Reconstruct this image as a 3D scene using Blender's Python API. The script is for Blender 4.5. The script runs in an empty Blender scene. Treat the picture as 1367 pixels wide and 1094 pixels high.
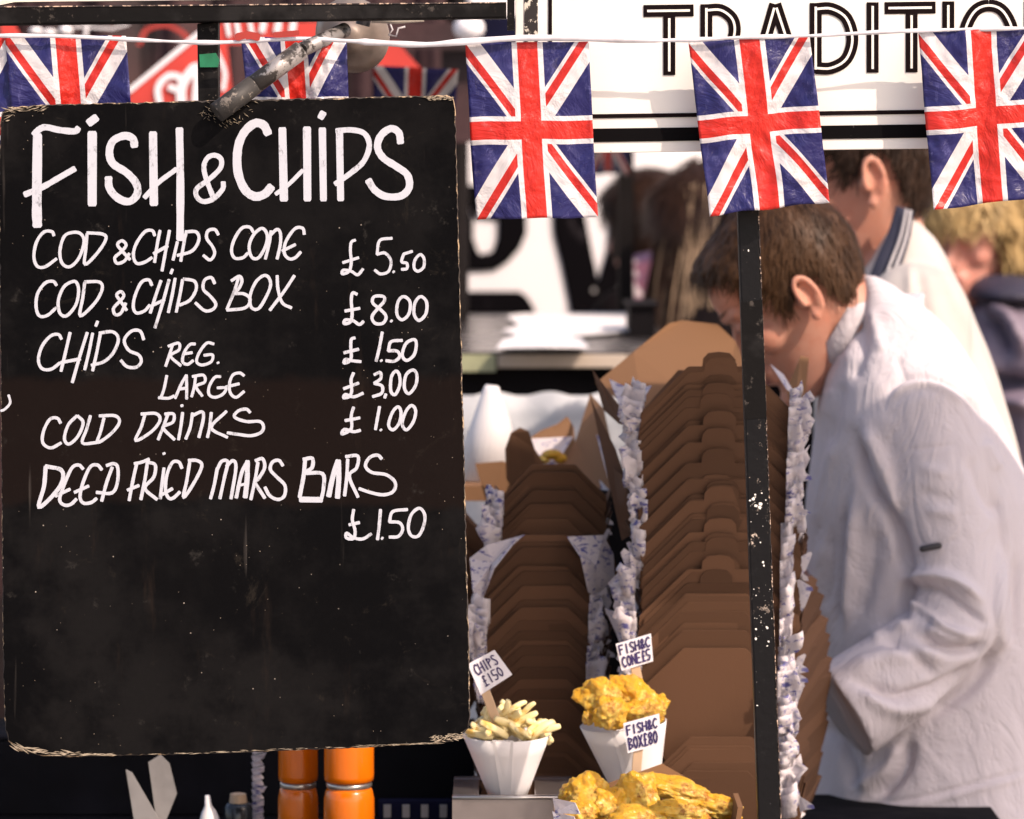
import bpy, bmesh, math, random
import numpy as np
from mathutils import Vector, Matrix, noise

random.seed(7)
SC = bpy.context.scene
COL = SC.collection
R = math.radians
V = Vector

# ------------------------------------------------------------------ camera
F = 4920.0          # focal length in photo pixels (photo is 1367 px wide)
HC = 1.65           # eye height
HZ = 200.0          # photo row of the horizon
cam_d = bpy.data.cameras.new("camera")
cam = bpy.data.objects.new("camera", cam_d)
COL.objects.link(cam)
cam.location = (0, 0, HC)
cam.rotation_euler = (R(90), 0, 0)
cam_d.sensor_width = 36
cam_d.lens = F / 1367 * 36
cam_d.shift_y = -(547 - HZ) / 1367
cam_d.clip_end = 400
cam_d.dof.use_dof = True
cam_d.dof.focus_distance = 3.96
cam_d.dof.aperture_fstop = 6.3
SC.camera = cam

# ------------------------------------------------------------------ light
SUN = V((-0.62, 0.60, -0.78)).normalized()      # direction the light travels
az = math.atan2(-SUN.x, -SUN.y)
el = math.asin(-SUN.z)
w = bpy.data.worlds.new("World")
SC.world = w
w.use_nodes = True
wn = w.node_tree.nodes
bg = wn["Background"]
sky = wn.new("ShaderNodeTexSky")
sky.sky_type = 'NISHITA'
sky.sun_disc = False
sky.sun_elevation = el
sky.sun_rotation = az
sky.dust_density = 2.5
w.node_tree.links.new(sky.outputs[0], bg.inputs[0])
bg.inputs[1].default_value = 0.15
sl = bpy.data.lights.new("sun", 'SUN')
sl.energy = 2.6
sl.angle = R(0.5)
sl.color = (1.0, 0.92, 0.82)
sun = bpy.data.objects.new("sun", sl)
COL.objects.link(sun)
sun.rotation_euler = (-SUN).to_track_quat('Z', 'Y').to_euler()
SC.view_settings.view_transform = 'Standard'
SC.view_settings.look = 'None'
SC.view_settings.exposure = 0.68
SC.view_settings.use_white_balance = True
SC.view_settings.white_balance_temperature = 7450
SC.view_settings.white_balance_tint = 20
SC.view_settings.gamma = 1
SC.view_settings.use_curve_mapping = False
SC.cycles.max_bounces = 6
SC.cycles.use_denoising = True

def P(px, py, Y):
    """point at depth Y that the photo shows at pixel (px, py)"""
    return V(((px - 683.5) / F * Y, Y, HC - (py - HZ) / F * Y))

# ------------------------------------------------------------------ node helper
class S:
    def __init__(s, nt, sock): s.nt = nt; s.k = sock
    def _m(s, op, o=None, c=None):
        n = s.nt.nodes.new("ShaderNodeMath"); n.operation = op
        s.nt.links.new(s.k, n.inputs[0])
        for i, q in ((1, o), (2, c)):
            if q is None: continue
            if isinstance(q, S): s.nt.links.new(q.k, n.inputs[i])
            else: n.inputs[i].default_value = q
        return S(s.nt, n.outputs[0])
    def __add__(s, o): return s._m('ADD', o)
    def __sub__(s, o): return s._m('SUBTRACT', o)
    def __mul__(s, o): return s._m('MULTIPLY', o)
    def __truediv__(s, o): return s._m('DIVIDE', o)
    def lt(s, o): return s._m('LESS_THAN', o)
    def gt(s, o): return s._m('GREATER_THAN', o)
    def abs(s): return s._m('ABSOLUTE')
    def sign(s): return s._m('SIGN')
    def max(s, o): return s._m('MAXIMUM', o)
    def min(s, o): return s._m('MINIMUM', o)
    def inv(s): return s._m('MULTIPLY_ADD', -1.0, 1.0)

def ss(x, a, b):                                # smoothstep
    n = x.nt.nodes.new("ShaderNodeMapRange"); n.interpolation_type = 'SMOOTHSTEP'
    x.nt.links.new(x.k, n.inputs[0]); n.inputs[1].default_value = a; n.inputs[2].default_value = b
    return S(x.nt, n.outputs[0])

class Mat:
    def __init__(s, name, color=(.5, .5, .5), rough=.6, metal=0.0, spec=.5):
        s.m = bpy.data.materials.new(name); s.m.use_nodes = True
        s.nt = s.m.node_tree; s.b = s.nt.nodes["Principled BSDF"]
        s.b.inputs['Base Color'].default_value = (*color, 1)
        s.b.inputs['Roughness'].default_value = rough
        s.b.inputs['Metallic'].default_value = metal
        s.b.inputs['Specular IOR Level'].default_value = spec
        s.col = None; s.base = color
        s._c = None
    def coord(s, kind='Object', scale=(1, 1, 1)):
        if s._c is None: s._c = s.nt.nodes.new("ShaderNodeTexCoord")
        mp = s.nt.nodes.new("ShaderNodeMapping"); mp.inputs['Scale'].default_value = scale
        s.nt.links.new(s._c.outputs[kind], mp.inputs[0]); return mp.outputs[0]
    def noise(s, sc=10, det=4, rough=.55, stretch=(1, 1, 1), dist=0, kind='Object'):
        n = s.nt.nodes.new("ShaderNodeTexNoise")
        s.nt.links.new(s.coord(kind, stretch), n.inputs['Vector'])
        n.inputs['Scale'].default_value = sc; n.inputs['Detail'].default_value = det
        n.inputs['Roughness'].default_value = rough; n.inputs['Distortion'].default_value = dist
        return S(s.nt, n.outputs[0])
    def voronoi(s, sc=10, feature='F1', stretch=(1, 1, 1)):
        n = s.nt.nodes.new("ShaderNodeTexVoronoi"); n.feature = feature
        s.nt.links.new(s.coord('Object', stretch), n.inputs['Vector'])
        n.inputs['Scale'].default_value = sc
        return S(s.nt, n.outputs['Distance'])
    def xyz(s, kind='Object'):
        n = s.nt.nodes.new("ShaderNodeSeparateXYZ"); s.nt.links.new(s.coord(kind), n.inputs[0])
        return [S(s.nt, n.outputs[i]) for i in range(3)]
    def mix(s, fac, color, over=None):
        n = s.nt.nodes.new("ShaderNodeMix"); n.data_type = 'RGBA'
        s.nt.links.new(fac.k, n.inputs[0])
        src = over if over is not None else s.col
        if src is None: n.inputs[6].default_value = (*s.base, 1)
        else: s.nt.links.new(src, n.inputs[6])
        if isinstance(color, tuple): n.inputs[7].default_value = (*color, 1)
        else: s.nt.links.new(color, n.inputs[7])
        s.col = n.outputs[2]; s.nt.links.new(s.col, s.b.inputs['Base Color']); return s
    def vary(s, amt=.25, sc=8, **k):
        n = s.noise(sc, **k)
        c = tuple(x * (1 - amt) for x in s.base)
        return s.mix(ss(n, .35, .7), c)
    def bump(s, h, strength=.3, dist=.002):
        n = s.nt.nodes.new("ShaderNodeBump"); n.inputs['Strength'].default_value = strength
        n.inputs['Distance'].default_value = dist; s.nt.links.new(h.k, n.inputs['Height'])
        s.nt.links.new(n.outputs[0], s.b.inputs['Normal']); return s
    def rough_from(s, h, a, b):
        n = s.nt.nodes.new("ShaderNodeMapRange"); s.nt.links.new(h.k, n.inputs[0])
        n.inputs[3].default_value = a; n.inputs[4].default_value = b
        s.nt.links.new(n.outputs[0], s.b.inputs['Roughness']); return s
    def random_tint(s, amt=.3):
        oi = s.nt.nodes.new("ShaderNodeObjectInfo")
        return s.mix(S(s.nt, oi.outputs['Random']) * amt, tuple(x * .45 for x in s.base))

M = {}
def build_materials():
    # painted chalkboard: black, browner where the panel rubbed, pale flecks and drips
    m = Mat('blackboard', (.0016, .0016, .0021), .8, spec=.06)
    m.mix(ss(m.noise(7, 5, .7), .42, .64), (.0075, .0071, .0073))
    m.mix(ss(m.noise(3.2, 4, .6), .5, .7) * .5, (.0025, .0024, .0028))
    x, y, z = m.xyz()
    # brown underpaint band
    nb = m.noise(9, 4)
    zz = z + nb * .05
    band = ss(zz, 1.294, 1.306) * ss(zz, 1.425, 1.44).inv()
    m.mix(band * .8, (.0085, .0050, .0042))
    m.mix(ss(m.noise(22, 5, .7, (1, 1, .18)), .60, .78) * .4, (.030, .020, .015))
    m.mix(ss(m.noise(30, 6, .75), .62, .74) * .5, (.040, .037, .034))
    m.mix(ss(m.noise(11, 6, .8, (1, 1, 1), 1.5), .60, .72) * .4, (.034, .028, .022))
    m.mix(ss(m.noise(60, 3, .6, (1, 1, .06)), .68, .78) * .35, (.10, .088, .08))
    m.mix(ss(m.voronoi(55), .030, .05).inv() * ss(m.noise(5, 2), .45, .6), (.30, .26, .22))
    m.mix(ss(m.voronoi(120), .040, .065).inv() * ss(m.noise(9, 2), .52, .62), (.32, .26, .20))
    m.bump(m.noise(220, 4), .25, .0006); m.rough_from(m.noise(14), .6, .9); M['board'] = m
    m = Mat('board_edge', (.03, .024, .02), .8)
    n = m.noise(60, 4, .7)
    m.mix(ss(n, .50, .60), (.40, .29, .18)); m.mix(ss(m.noise(140, 3), .56, .62), (.05, .035, .03))
    m.bump(m.noise(160, 3), .6, .001); M['board_edge'] = m
    m = Mat('splinter_wood', (.46, .38, .28), .8); m.vary(.5, 120); M['splinter'] = m
    m = Mat('white_letter_paint', (.50, .53, .59), .6)
    m.mix(ss(m.noise(90, 4, .7), .55, .75) * .7, (.36, .37, .42))
    m.mix(ss(m.noise(70, 5, .85, (1, 1, .5)), .57, .68) * .75, (.12, .12, .13)); m.mix(ss(m.noise(26, 6, .85, (1, 1, .3)), .58, .72) * .45, (.2, .2, .22)); M['letter'] = m
    m = Mat('black_frame_paint', (.005, .0045, .0045), .6, spec=.12)
    m.mix(ss(m.noise(14, 4, .6, (1, 1, 1)), .5, .65), (.016, .015, .015))
    m.mix(ss(m.noise(60, 5, .75), .60, .68), (.06, .052, .046))
    m.mix(ss(m.noise(40, 6, .8), .66, .72), (.42, .34, .28))
    m.bump(m.noise(90, 4), .4, .001); M['frame'] = m
    m = Mat('black_pole_paint', (.005, .005, .006), .42, spec=.2)
    m.mix(ss(m.noise(90, 4, .7), .58, .72) * .4, (.025, .025, .025))
    x, y, z = m.xyz()
    worn = ss(z, 1.095, 1.11) * ss(m.noise(9, 2, .5, (.2, .2, 1)), .56, .66)  # worn flecks; the height cut-off imitates shade on the lower pole
    m.mix(ss(m.noise(55, 6, .8), .60, .64) * worn, (.60, .50, .42))  # worn also carries the height cut-off that imitates shade
    m.mix(ss(m.voronoi(110), .05, .09).inv() * ss(m.noise(12, 2), .54, .62), (.4, .34, .30))
    m.bump(m.noise(120, 3), .4, .001); M['pole'] = m
    m = Mat('worn_edge_metal', (.62, .45, .34), .5); m.mix(ss(m.noise(170, 3, .7), .40, .50), (.03, .02, .02)); M['worn'] = m
    m = Mat('cream_canvas', (.80, .76, .66), .8); m.vary(.12, 20); m.bump(m.noise(300), .2); M['cream'] = m
    m = Mat('white_sign_board', (.80, .785, .735), .5); m.mix(ss(m.noise(4, 4), .5, .8) * .5, (.74, .715, .66))
    m.mix(ss(m.voronoi(22), .025, .04).inv(), (.25, .2, .18)); m.bump(m.noise(60), .08); M['sign'] = m
    m = Mat('black_sign_paint', (.003, .0025, .003), .7, spec=.06); m.mix(ss(m.voronoi(120), .05, .08).inv() * ss(m.noise(20), .5, .6), (.12, .1, .1)); M['signblack'] = m
    m = Mat('maroon_black_sign_paint', (.0075, .0028, .0035), .7, spec=.08); m.vary(.3, 60); M['signtext'] = m
    m = Mat('sign_chips', (.62, .58, .50), .7); m.mix(ss(m.noise(70, 5, .8), .44, .48), (.012, .01, .01)); M['signworn'] = m
    m = Mat('green_tape', (.0, .20, .09), .45); m.vary(.3, 60); M['green'] = m
    m = Mat('string_tape', (.72, .71, .76), .55); m.vary(.25, 40); m.b.inputs['Roughness'].default_value = .45; M['tape'] = m
    m = Mat('tube_steel', (.34, .32, .31), .42, .45)
    m.mix(ss(m.noise(40, 5, .7), .46, .54), (.05, .045, .042)); m.bump(m.noise(130), .4, .001); M['tube'] = m
    m = Mat('tube_black_wear', (.03, .028, .026), .6); m.mix(ss(m.noise(80, 5, .8), .55, .63), (.22, .19, .16)); m.bump(m.noise(130), .5, .001); M['tubeblack'] = m
    m = Mat('lamp_metal', (.40, .33, .29), .4, .35); m.vary(.5, 18); m.rough_from(m.noise(12), .25, .55); M['lamp'] = m
    # union jack print: shiny thin plastic, and a matt copy with shade painted in
    def jack(key, dull):  # dull below 1 darkens the print to paint in shade
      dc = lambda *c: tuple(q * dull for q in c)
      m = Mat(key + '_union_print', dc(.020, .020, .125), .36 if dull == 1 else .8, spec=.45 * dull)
      uv = m.nt.nodes.new("ShaderNodeUVMap"); sx = m.nt.nodes.new("ShaderNodeSeparateXYZ")
      m.nt.links.new(uv.outputs[0], sx.inputs[0])
      W, H = .70, 1.0
      x = (S(m.nt, sx.outputs[0]) - .5) * W
      y = (S(m.nt, sx.outputs[1]) - .5) * H
      L = math.hypot(W, H); sxx, syy = x.sign(), y.sign()
      s_ = (sxx * y * (W / L)) - (syy * x * (H / L))
      ww, wr = .132, .044
      white = s_.abs().lt(ww / 2)
      red = s_.gt(0.002) * s_.lt(wr + .002)
      cw = x.abs().lt(.088).max(y.abs().lt(.080))
      cr = x.abs().lt(.058).max(y.abs().lt(.052))
      crease = m.noise(11, 6, .65, (1, 1, 1), .6)
      m.mix(ss(crease, .50, .72) * .5, dc(.10, .10, .34)); m.mix(ss(m.noise(45, 6, .8, (1, 1, .6), 1.2), .56, .70) * .55, dc(.17, .17, .42))
      m.mix(white, dc(.74, .72, .74)); m.mix(red, dc(.62, .028, .022))
      m.mix(cw, dc(.76, .74, .76)); m.mix(cr, dc(.70, .032, .022))
      m.mix(ss(m.noise(38, 6, .8, (1, 1, 1), 1.0), .56, .74) * .13, dc(.8, .75, .75))
      hgt = m.noise(16, 5, .6, (1, 1, 1), .9)
      m.bump(hgt, .8, .010)
      tr = m.nt.nodes.new("ShaderNodeBsdfTranslucent"); mx = m.nt.nodes.new("ShaderNodeMixShader")
      m.nt.links.new(m.col, tr.inputs[0]); mx.inputs[0].default_value = .22
      out = m.nt.nodes["Material Output"]
      m.nt.links.new(m.b.outputs[0], mx.inputs[1]); m.nt.links.new(tr.outputs[0], mx.inputs[2])
      m.nt.links.new(mx.outputs[0], out.inputs[0]); M[key] = m
    jack('flag', 1); jack('shaded_flag', .22)
    # kraft board
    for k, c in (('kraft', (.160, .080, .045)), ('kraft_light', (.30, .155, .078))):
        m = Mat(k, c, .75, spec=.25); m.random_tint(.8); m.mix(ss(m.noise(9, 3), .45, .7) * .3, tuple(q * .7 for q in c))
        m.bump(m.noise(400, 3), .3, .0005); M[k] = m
    m = Mat('grease_mark', (.06, .03, .018), .5); m.vary(.2); M['grease'] = m
    m = Mat('printed_liner_paper', (.82, .77, .79), .7)
    m.mix(ss(m.noise(90, 3, .6, (1, 1, 2.2), .8), .55, .60) * ss(m.noise(24, 2), .40, .55), (.16, .16, .42)); m.bump(m.noise(60), .5, .004)
    tr = m.nt.nodes.new("ShaderNodeBsdfTranslucent"); mx = m.nt.nodes.new("ShaderNodeMixShader")
    m.nt.links.new(m.col, tr.inputs[0]); mx.inputs[0].default_value = .4
    m.nt.links.new(m.b.outputs[0], mx.inputs[1]); m.nt.links.new(tr.outputs[0], mx.inputs[2]); m.nt.links.new(mx.outputs[0], m.nt.nodes["Material Output"].inputs[0])
    M['liner'] = m
    m = Mat('white_cone_paper', (.80, .78, .78), .6); m.vary(.05, 15); m.bump(m.noise(12, 3), .3, .004); M['paper'] = m
    m = Mat('card_white', (.82, .81, .86), .6); m.vary(.05, 30); M['card'] = m
    m = Mat('ink_blue', (.035, .02, .12), .6); m.vary(.3, 80); M['ink'] = m
    m = Mat('wood_stick', (.66, .46, .30), .6); m.vary(.2, 40, stretch=(1, 1, .2)); M['stick'] = m
    m = Mat('fried_batter', (.90, .47, .026), .42)
    m.mix(ss(m.noise(28, 4), .48, .62), (.95, .66, .14)); m.mix(ss(m.noise(38, 5, .75), .50, .66) * .9, (.50, .17, .012)); m.mix(ss(m.noise(150, 4, .8), .60, .68) * .7, (.30, .09, .008))
    m.bump(m.noise(150, 6, .8), 1.0, .006); m.b.inputs['Coat Weight'].default_value = .35; m.b.inputs['Coat Roughness'].default_value = .25; m.b.inputs['Subsurface Weight'].default_value = .15
    m.b.inputs['Subsurface Scale'].default_value = .01; M['batter'] = m
    m = Mat('potato', (.90, .76, .40), .45); m.random_tint(.1); m.mix(ss(m.noise(50, 3), .55, .7), (.74, .46, .10)); m.bump(m.noise(160), .4, .002); M['potato'] = m
    m = Mat('rack_metal', (.42, .38, .37), .25, .85); m.vary(.3, 12); M['rack'] = m
    m = Mat('orange_plastic', (.80, .17, .006), .22, spec=.6); m.vary(.2, 6); M['orange'] = m
    m = Mat('silver_band', (.5, .48, .46), .3, .8); m.vary(.2, 20); M['silver'] = m
    m = Mat('black_cloth', (.006, .006, .008), .9, spec=.1); m.mix(ss(m.noise(5), .5, .7), (.009, .009, .013)); m.bump(m.noise(9, 2), .6, .02); M['blackcloth'] = m
    m = Mat('navy_cloth', (.008, .009, .03), .9, spec=.1); m.vary(.4, 8); M['navy'] = m
    m = Mat('grey_paper', (.30, .29, .29), .7); m.vary(.4, 12); M['greypaper'] = m
    m = Mat('chef_cotton', (.645, .600, .635), .85, spec=.15)
    m.mix(ss(m.noise(5, 4), .45, .7) * .4, (.57, .525, .57))
    wv = m.noise(420, 2); cr = m.noise(10, 5, .62, (1, 1, .45), 1.4)
    cr2 = (cr - .5).abs().inv()
    m.bump(m.noise(60, 6, .7, (1, 1, .6), .8) * .35 + ss(cr2, .86, 1.0) * .7 + wv * .12, .42, .006); M['coat'] = m
    m = Mat('cream_cotton', (.56, .525, .50), .85, spec=.15); m.vary(.1, 6); m.bump(m.noise(55, 6, .7, (1, 1, .6), .8), .28, .004); M['coat_cream'] = m
    m = Mat('black_trouser_cotton', (.010, .010, .012), .9, spec=.1); m.vary(.3, 10); M['trousers'] = m
    m = Mat('shoe_leather', (.015, .013, .012), .4); m.vary(.2, 10); M['shoe'] = m
    for k, c in (('skin', (.58, .285, .205)), ('skin_pink', (.62, .30, .24))):
        m = Mat(k, c, .48, spec=.4); m.mix(ss(m.noise(11, 3), .45, .65) * .6, (c[0] * .95, c[1] * .78, c[2] * .72)); m.mix(ss(m.noise(70, 5, .7), .45, .7) * .35, (c[0] * .9, c[1] * .62, c[2] * .55))
        m.bump(m.noise(160, 3), .15, .001)
        m.b.inputs['Subsurface Weight'].default_value = .2; m.b.inputs['Subsurface Scale'].default_value = .012
        m.b.inputs['Subsurface Radius'].default_value = (1, .35, .2); M[k] = m
    m = Mat('lip_skin', (.36, .10, .08), .45); m.vary(.2, 60); M['lip'] = m
    m = Mat('eye_dark', (.03, .02, .018), .3); m.vary(.3, 60); M['eye'] = m
    for k, c in (('hair_brown', (.075, .035, .015)), ('hair_dark', (.032, .015, .008)), ('hair_blonde', (.55, .38, .17)),
                 ('hair_fair', (.34, .24, .16)), ('hair_chestnut', (.040, .018, .011))):
        m = Mat(k, c, .45, spec=.5); m.mix(ss(m.noise(45, 3, .6, (1, 1, .35)), .45, .7) * .75, tuple(q * .42 for q in c)); m.b.inputs['Roughness'].default_value = .55; m.b.inputs['Specular IOR Level'].default_value = .3; M[k] = m
    m = Mat('navy_collar', (.02, .024, .05), .8); m.vary(.3, 20); M['navycollar'] = m
    m = Mat('collar_stripe', (.45, .44, .46), .8); m.vary(.2, 20); M['stripe'] = m
    m = Mat('quilted_jacket', (.21, .17, .22), .5); m.vary(.3, 7); m.bump(m.noise(14, 3), .5, .01); M['jacket'] = m
    m = Mat('jacket_dark', (.035, .033, .06), .6); m.vary(.3, 7); M['jacketdark'] = m
    m = Mat('purple_print', (.20, .075, .13), .7); m.mix(ss(m.noise(16, 3), .55, .60), (.6, .52, .55)); m.mix(ss(m.noise(9, 2), .56, .62), (.08, .05, .12)); M['purple'] = m
    m = Mat('dark_coat', (.007, .005, .006), .9, spec=.08); m.vary(.3, 7); M['darkcoat'] = m
    m = Mat('banner_white', (.82, .81, .84), .7); m.vary(.05, 3); M['bwhite'] = m
    m = Mat('banner_black', (.003, .0025, .0035), .9, spec=.05); m.mix(ss(m.noise(10, 4), .62, .7), (.03, .026, .03)); M['bblack'] = m
    m = Mat('range_steel', (.11, .10, .10), .22, .65); m.vary(.4, 3, stretch=(.3, 1, 1)); m.rough_from(m.noise(6, 3, .5, (1, .4, 1)), .12, .4); M['steel'] = m
    m = Mat('range_trim', (.52, .44, .36), .5); m.vary(.15, 6); M['trim'] = m
    m = Mat('oven_black', (.005, .004, .005), .7, spec=.1); m.vary(.3, 6); M['oven'] = m
    m = Mat('pale_cloth', (.50, .52, .54), .8); m.mix(ss(m.noise(3.5, 3, .5, (.4, 1, 1.6)), .45, .62), (.22, .25, .28)); m.bump(m.noise(7), .6, .02); M['palecloth'] = m
    m = Mat('green_strip', (.34, .36, .22), .6); m.vary(.2, 20); M['greenstrip'] = m
    m = Mat('dark_post', (.008, .006, .006), .7, spec=.15); m.vary(.3, 12); M['post'] = m
    m = Mat('maroon_canvas', (.045, .018, .020), .85); m.mix(ss(m.noise(3.2, 3), .45, .6), (.018, .011, .013)); m.bump(m.noise(5), .6, .03); M['maroon'] = m
    m = Mat('red_banner', (.66, .055, .04), .6); m.vary(.2, 6); M['red'] = m
    m = Mat('red_cloth', (.45, .045, .035), .8); m.vary(.3, 8); M['redcloth'] = m
    m = Mat('tent_white', (.78, .77, .78), .8); m.vary(.06, 2); m.bump(m.noise(3), .4, .03); M['tent'] = m
    m = Mat('pale_bounce_paving', (.36, .32, .285), .9); m.mix(ss(m.noise(9, 5), .45, .6), (.29, .26, .235)); m.bump(m.noise(200), .5, .004); M['bounce_ground'] = m  # unseen ground, made pale to bounce warm fill onto the shaded jacket
    m = Mat('far_brick', (.22, .12, .085), .9); m.vary(.3, 3); M['brick'] = m
    m = Mat('far_glass', (.03, .035, .04), .15); m.vary(.2, 2); M['glass'] = m
    m = Mat('far_roof', (.07, .065, .07), .8); m.vary(.3, 2); M['roof'] = m
    m = Mat('button_black', (.02, .02, .025), .5); m.vary(.1); M['btn'] = m
    m = Mat('button_white', (.62, .60, .62), .4); m.vary(.1); M['btnw'] = m
build_materials()

# ------------------------------------------------------------------ object helpers
def newmesh(name, vs, fs, mats, smooth=False):
    me = bpy.data.meshes.new(name)
    me.from_pydata([tuple(v) for v in vs], [], fs)
    for k in ([mats] if isinstance(mats, str) else mats): me.materials.append(M[k].m)
    if smooth: me.polygons.foreach_set('use_smooth', [True] * len(me.polygons))
    me.update(); return me

def link(name, me, parent=None):
    o = bpy.data.objects.new(name, me); COL.objects.link(o)
    if parent is not None:
        o.parent = parent
        o.matrix_parent_inverse = Matrix.Translation(parent.location).inverted()
    return o

def tag(o, label=None, cat=None, group=None, kind=None):
    if label: o['label'] = label
    if cat: o['category'] = cat
    if group: o['group'] = group
    if kind: o['kind'] = kind
    return o

def thing(name, loc, label, cat, group=None):
    o = bpy.data.objects.new(name, None); COL.objects.link(o); o.location = loc
    o.empty_display_size = .05
    return tag(o, label, cat, group)

class MB:
    def __init__(s): s.v = []; s.f = []; s.mi = []
    def add(s, vs, fs, mi=0):
        n = len(s.v); s.v += [V(v) for v in vs]; s.f += [tuple(i + n for i in f) for f in fs]; s.mi += [mi] * len(fs); return s
    def box(s, a, b, mi=0):
        (x0, y0, z0), (x1, y1, z1) = a, b
        vs = [(x, y, z) for x in (x0, x1) for y in (y0, y1) for z in (z0, z1)]
        return s.add(vs, [(0, 1, 3, 2), (4, 6, 7, 5), (0, 4, 5, 1), (2, 3, 7, 6), (0, 2, 6, 4), (1, 5, 7, 3)], mi)
    def prism(s, pts, d, mi=0):
        """polygon extruded by vector d; pts counter-clockwise seen from -d"""
        n = len(pts); vs = [V(p) for p in pts] + [V(p) + V(d) for p in pts]
        fs = [tuple(range(n)), tuple(range(2 * n - 1, n - 1, -1))] + [((i + 1) % n, i, i + n, (i + 1) % n + n) for i in range(n)]
        return s.add(vs, fs, mi)
    def tube(s, pts, rs, seg=12, cap=True, mi=0):
        pts = [V(p) for p in pts]; n = len(pts)
        if not isinstance(rs, (list, tuple)): rs = [rs] * n
        up = None; vs = []
        for i, p in enumerate(pts):
            t = (pts[min(i + 1, n - 1)] - pts[max(i - 1, 0)]).normalized()
            if up is None:
                a = V((0, 0, 1)) if abs(t.z) < .9 else V((1, 0, 0)); up = t.cross(a).normalized()
            else: up = (up - t * up.dot(t)).normalized()
            b = t.cross(up)
            for k in range(seg):
                an = 2 * math.pi * k / seg
                vs.append(p + (up * math.cos(an) + b * math.sin(an)) * rs[i])
        fs = [(i * seg + k, i * seg + (k + 1) % seg, (i + 1) * seg + (k + 1) % seg, (i + 1) * seg + k) for i in range(n - 1) for k in range(seg)]
        if cap: fs += [tuple(range(seg - 1, -1, -1)), tuple(range((n - 1) * seg, n * seg))]
        return s.add(vs, fs, mi)
    def capsule(s, p0, r0, p1, r1, seg=16):
        p0, p1 = V(p0), V(p1); t = p1 - p0; L = t.length
        t = t / L if L > 1e-6 else V((0, 0, 1))
        pts, rs = [], []
        for k in range(6):
            a = math.pi / 2 * (1 - k / 5.0); pts.append(p0 - t * r0 * math.sin(a)); rs.append(max(r0 * math.cos(a), 1e-4))
        for k in range(1, 6):
            a = math.pi / 2 * k / 5.0; pts.append(p1 + t * r1 * math.sin(a)); rs.append(max(r1 * math.cos(a), 1e-4))
        pts.insert(6, p1); rs.insert(6, r1)
        return s.tube(pts, rs, seg)
    def chain(s, pr, seg=16):
        for a, b in zip(pr, pr[1:]): s.capsule(a[0], a[1], b[0], b[1], seg)
        return s
    def ellipsoid(s, c, ax, mat3=None, seg=20, rings=12):
        c = V(c); vs = []; fs = []
        for i in range(rings + 1):
            ph = math.pi * i / rings
            for k in range(seg):
                th = 2 * math.pi * k / seg
                v = V((ax[0] * math.sin(ph) * math.cos(th), ax[1] * math.sin(ph) * math.sin(th), ax[2] * math.cos(ph)))
                if i in (0, rings): v += V((math.cos(th), math.sin(th), 0)) * 1e-4
                vs.append(c + (mat3 @ v if mat3 else v))
        for i in range(rings):
            for k in range(seg): fs.append((i * seg + k, (i + 1) * seg + k, (i + 1) * seg + (k + 1) % seg, i * seg + (k + 1) % seg))
        fs += [tuple(range(seg)), tuple(range((rings + 1) * seg - 1, rings * seg - 1, -1))]
        return s.add(vs, fs)
    def loft(s, rings, mi=0):
        """rings: lists of points, closed with caps"""
        n = len(rings[0]); vs = [p for r in rings for p in r]
        fs = [(i * n + k, (i + 1) * n + k, (i + 1) * n + (k + 1) % n, i * n + (k + 1) % n) for i in range(len(rings) - 1) for k in range(n)]
        fs += [tuple(range(n)), tuple(range(len(rings) * n - 1, (len(rings) - 1) * n - 1, -1))]
        return s.add(vs, fs, mi)
    def xf(s, m): s.v = [m @ v for v in s.v]; return s
    def mesh(s, name, mats, smooth=False):
        me = newmesh(name, s.v, s.f, mats, smooth)
        if any(s.mi): me.polygons.foreach_set('material_index', s.mi)
        return me
    def build(s, name, mats, parent=None, smooth=False): return link(name, s.mesh(name, mats, smooth), parent)

def bevel(o, w=.002, seg=2):
    b = o.modifiers.new('bevel', 'BEVEL'); b.width = w; b.segments = seg; b.limit_method = 'ANGLE'; return o

def remesh(mb, vox, smooth=4, fac=.5):
    me = newmesh('tmp', mb.v, mb.f, 'coat'); o = bpy.data.objects.new('tmp', me); COL.objects.link(o)
    r = o.modifiers.new('r', 'REMESH'); r.mode = 'VOXEL'; r.voxel_size = vox
    if smooth:
        q = o.modifiers.new('s', 'SMOOTH'); q.iterations = smooth; q.factor = fac
    dg = bpy.context.evaluated_depsgraph_get(); dg.update()
    me2 = bpy.data.meshes.new_from_object(o.evaluated_get(dg))
    bpy.data.objects.remove(o); bpy.data.meshes.remove(me)
    me2.polygons.foreach_set('use_smooth', [True] * len(me2.polygons))
    return me2

def setmat(me, key):
    me.materials.clear(); me.materials.append(M[key].m); return me

def smooth_curve(pts, step=4):
    if len(pts) < 3: return [V((p[0], p[1])) for p in pts]
    p = [V((q[0], q[1])) for q in pts]; closed = (p[0] - p[-1]).length < 1e-6
    out = []
    for i in range(len(p) - 1):
        p0 = p[i - 1] if i > 0 else (p[-2] if closed else p[0] * 2 - p[1])
        p3 = p[i + 2] if i + 2 < len(p) else (p[1] if closed else p[-1] * 2 - p[-2])
        for k in range(step):
            t = k / step; a, b = p[i], p[i + 1]
            out.append(.5 * ((2 * a) + (b - p0) * t + (2 * p0 - 5 * a + 4 * b - p3) * t * t + (3 * a - p0 - 3 * b + p3) * t ** 3))
    out.append(p[-1]); return out

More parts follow.
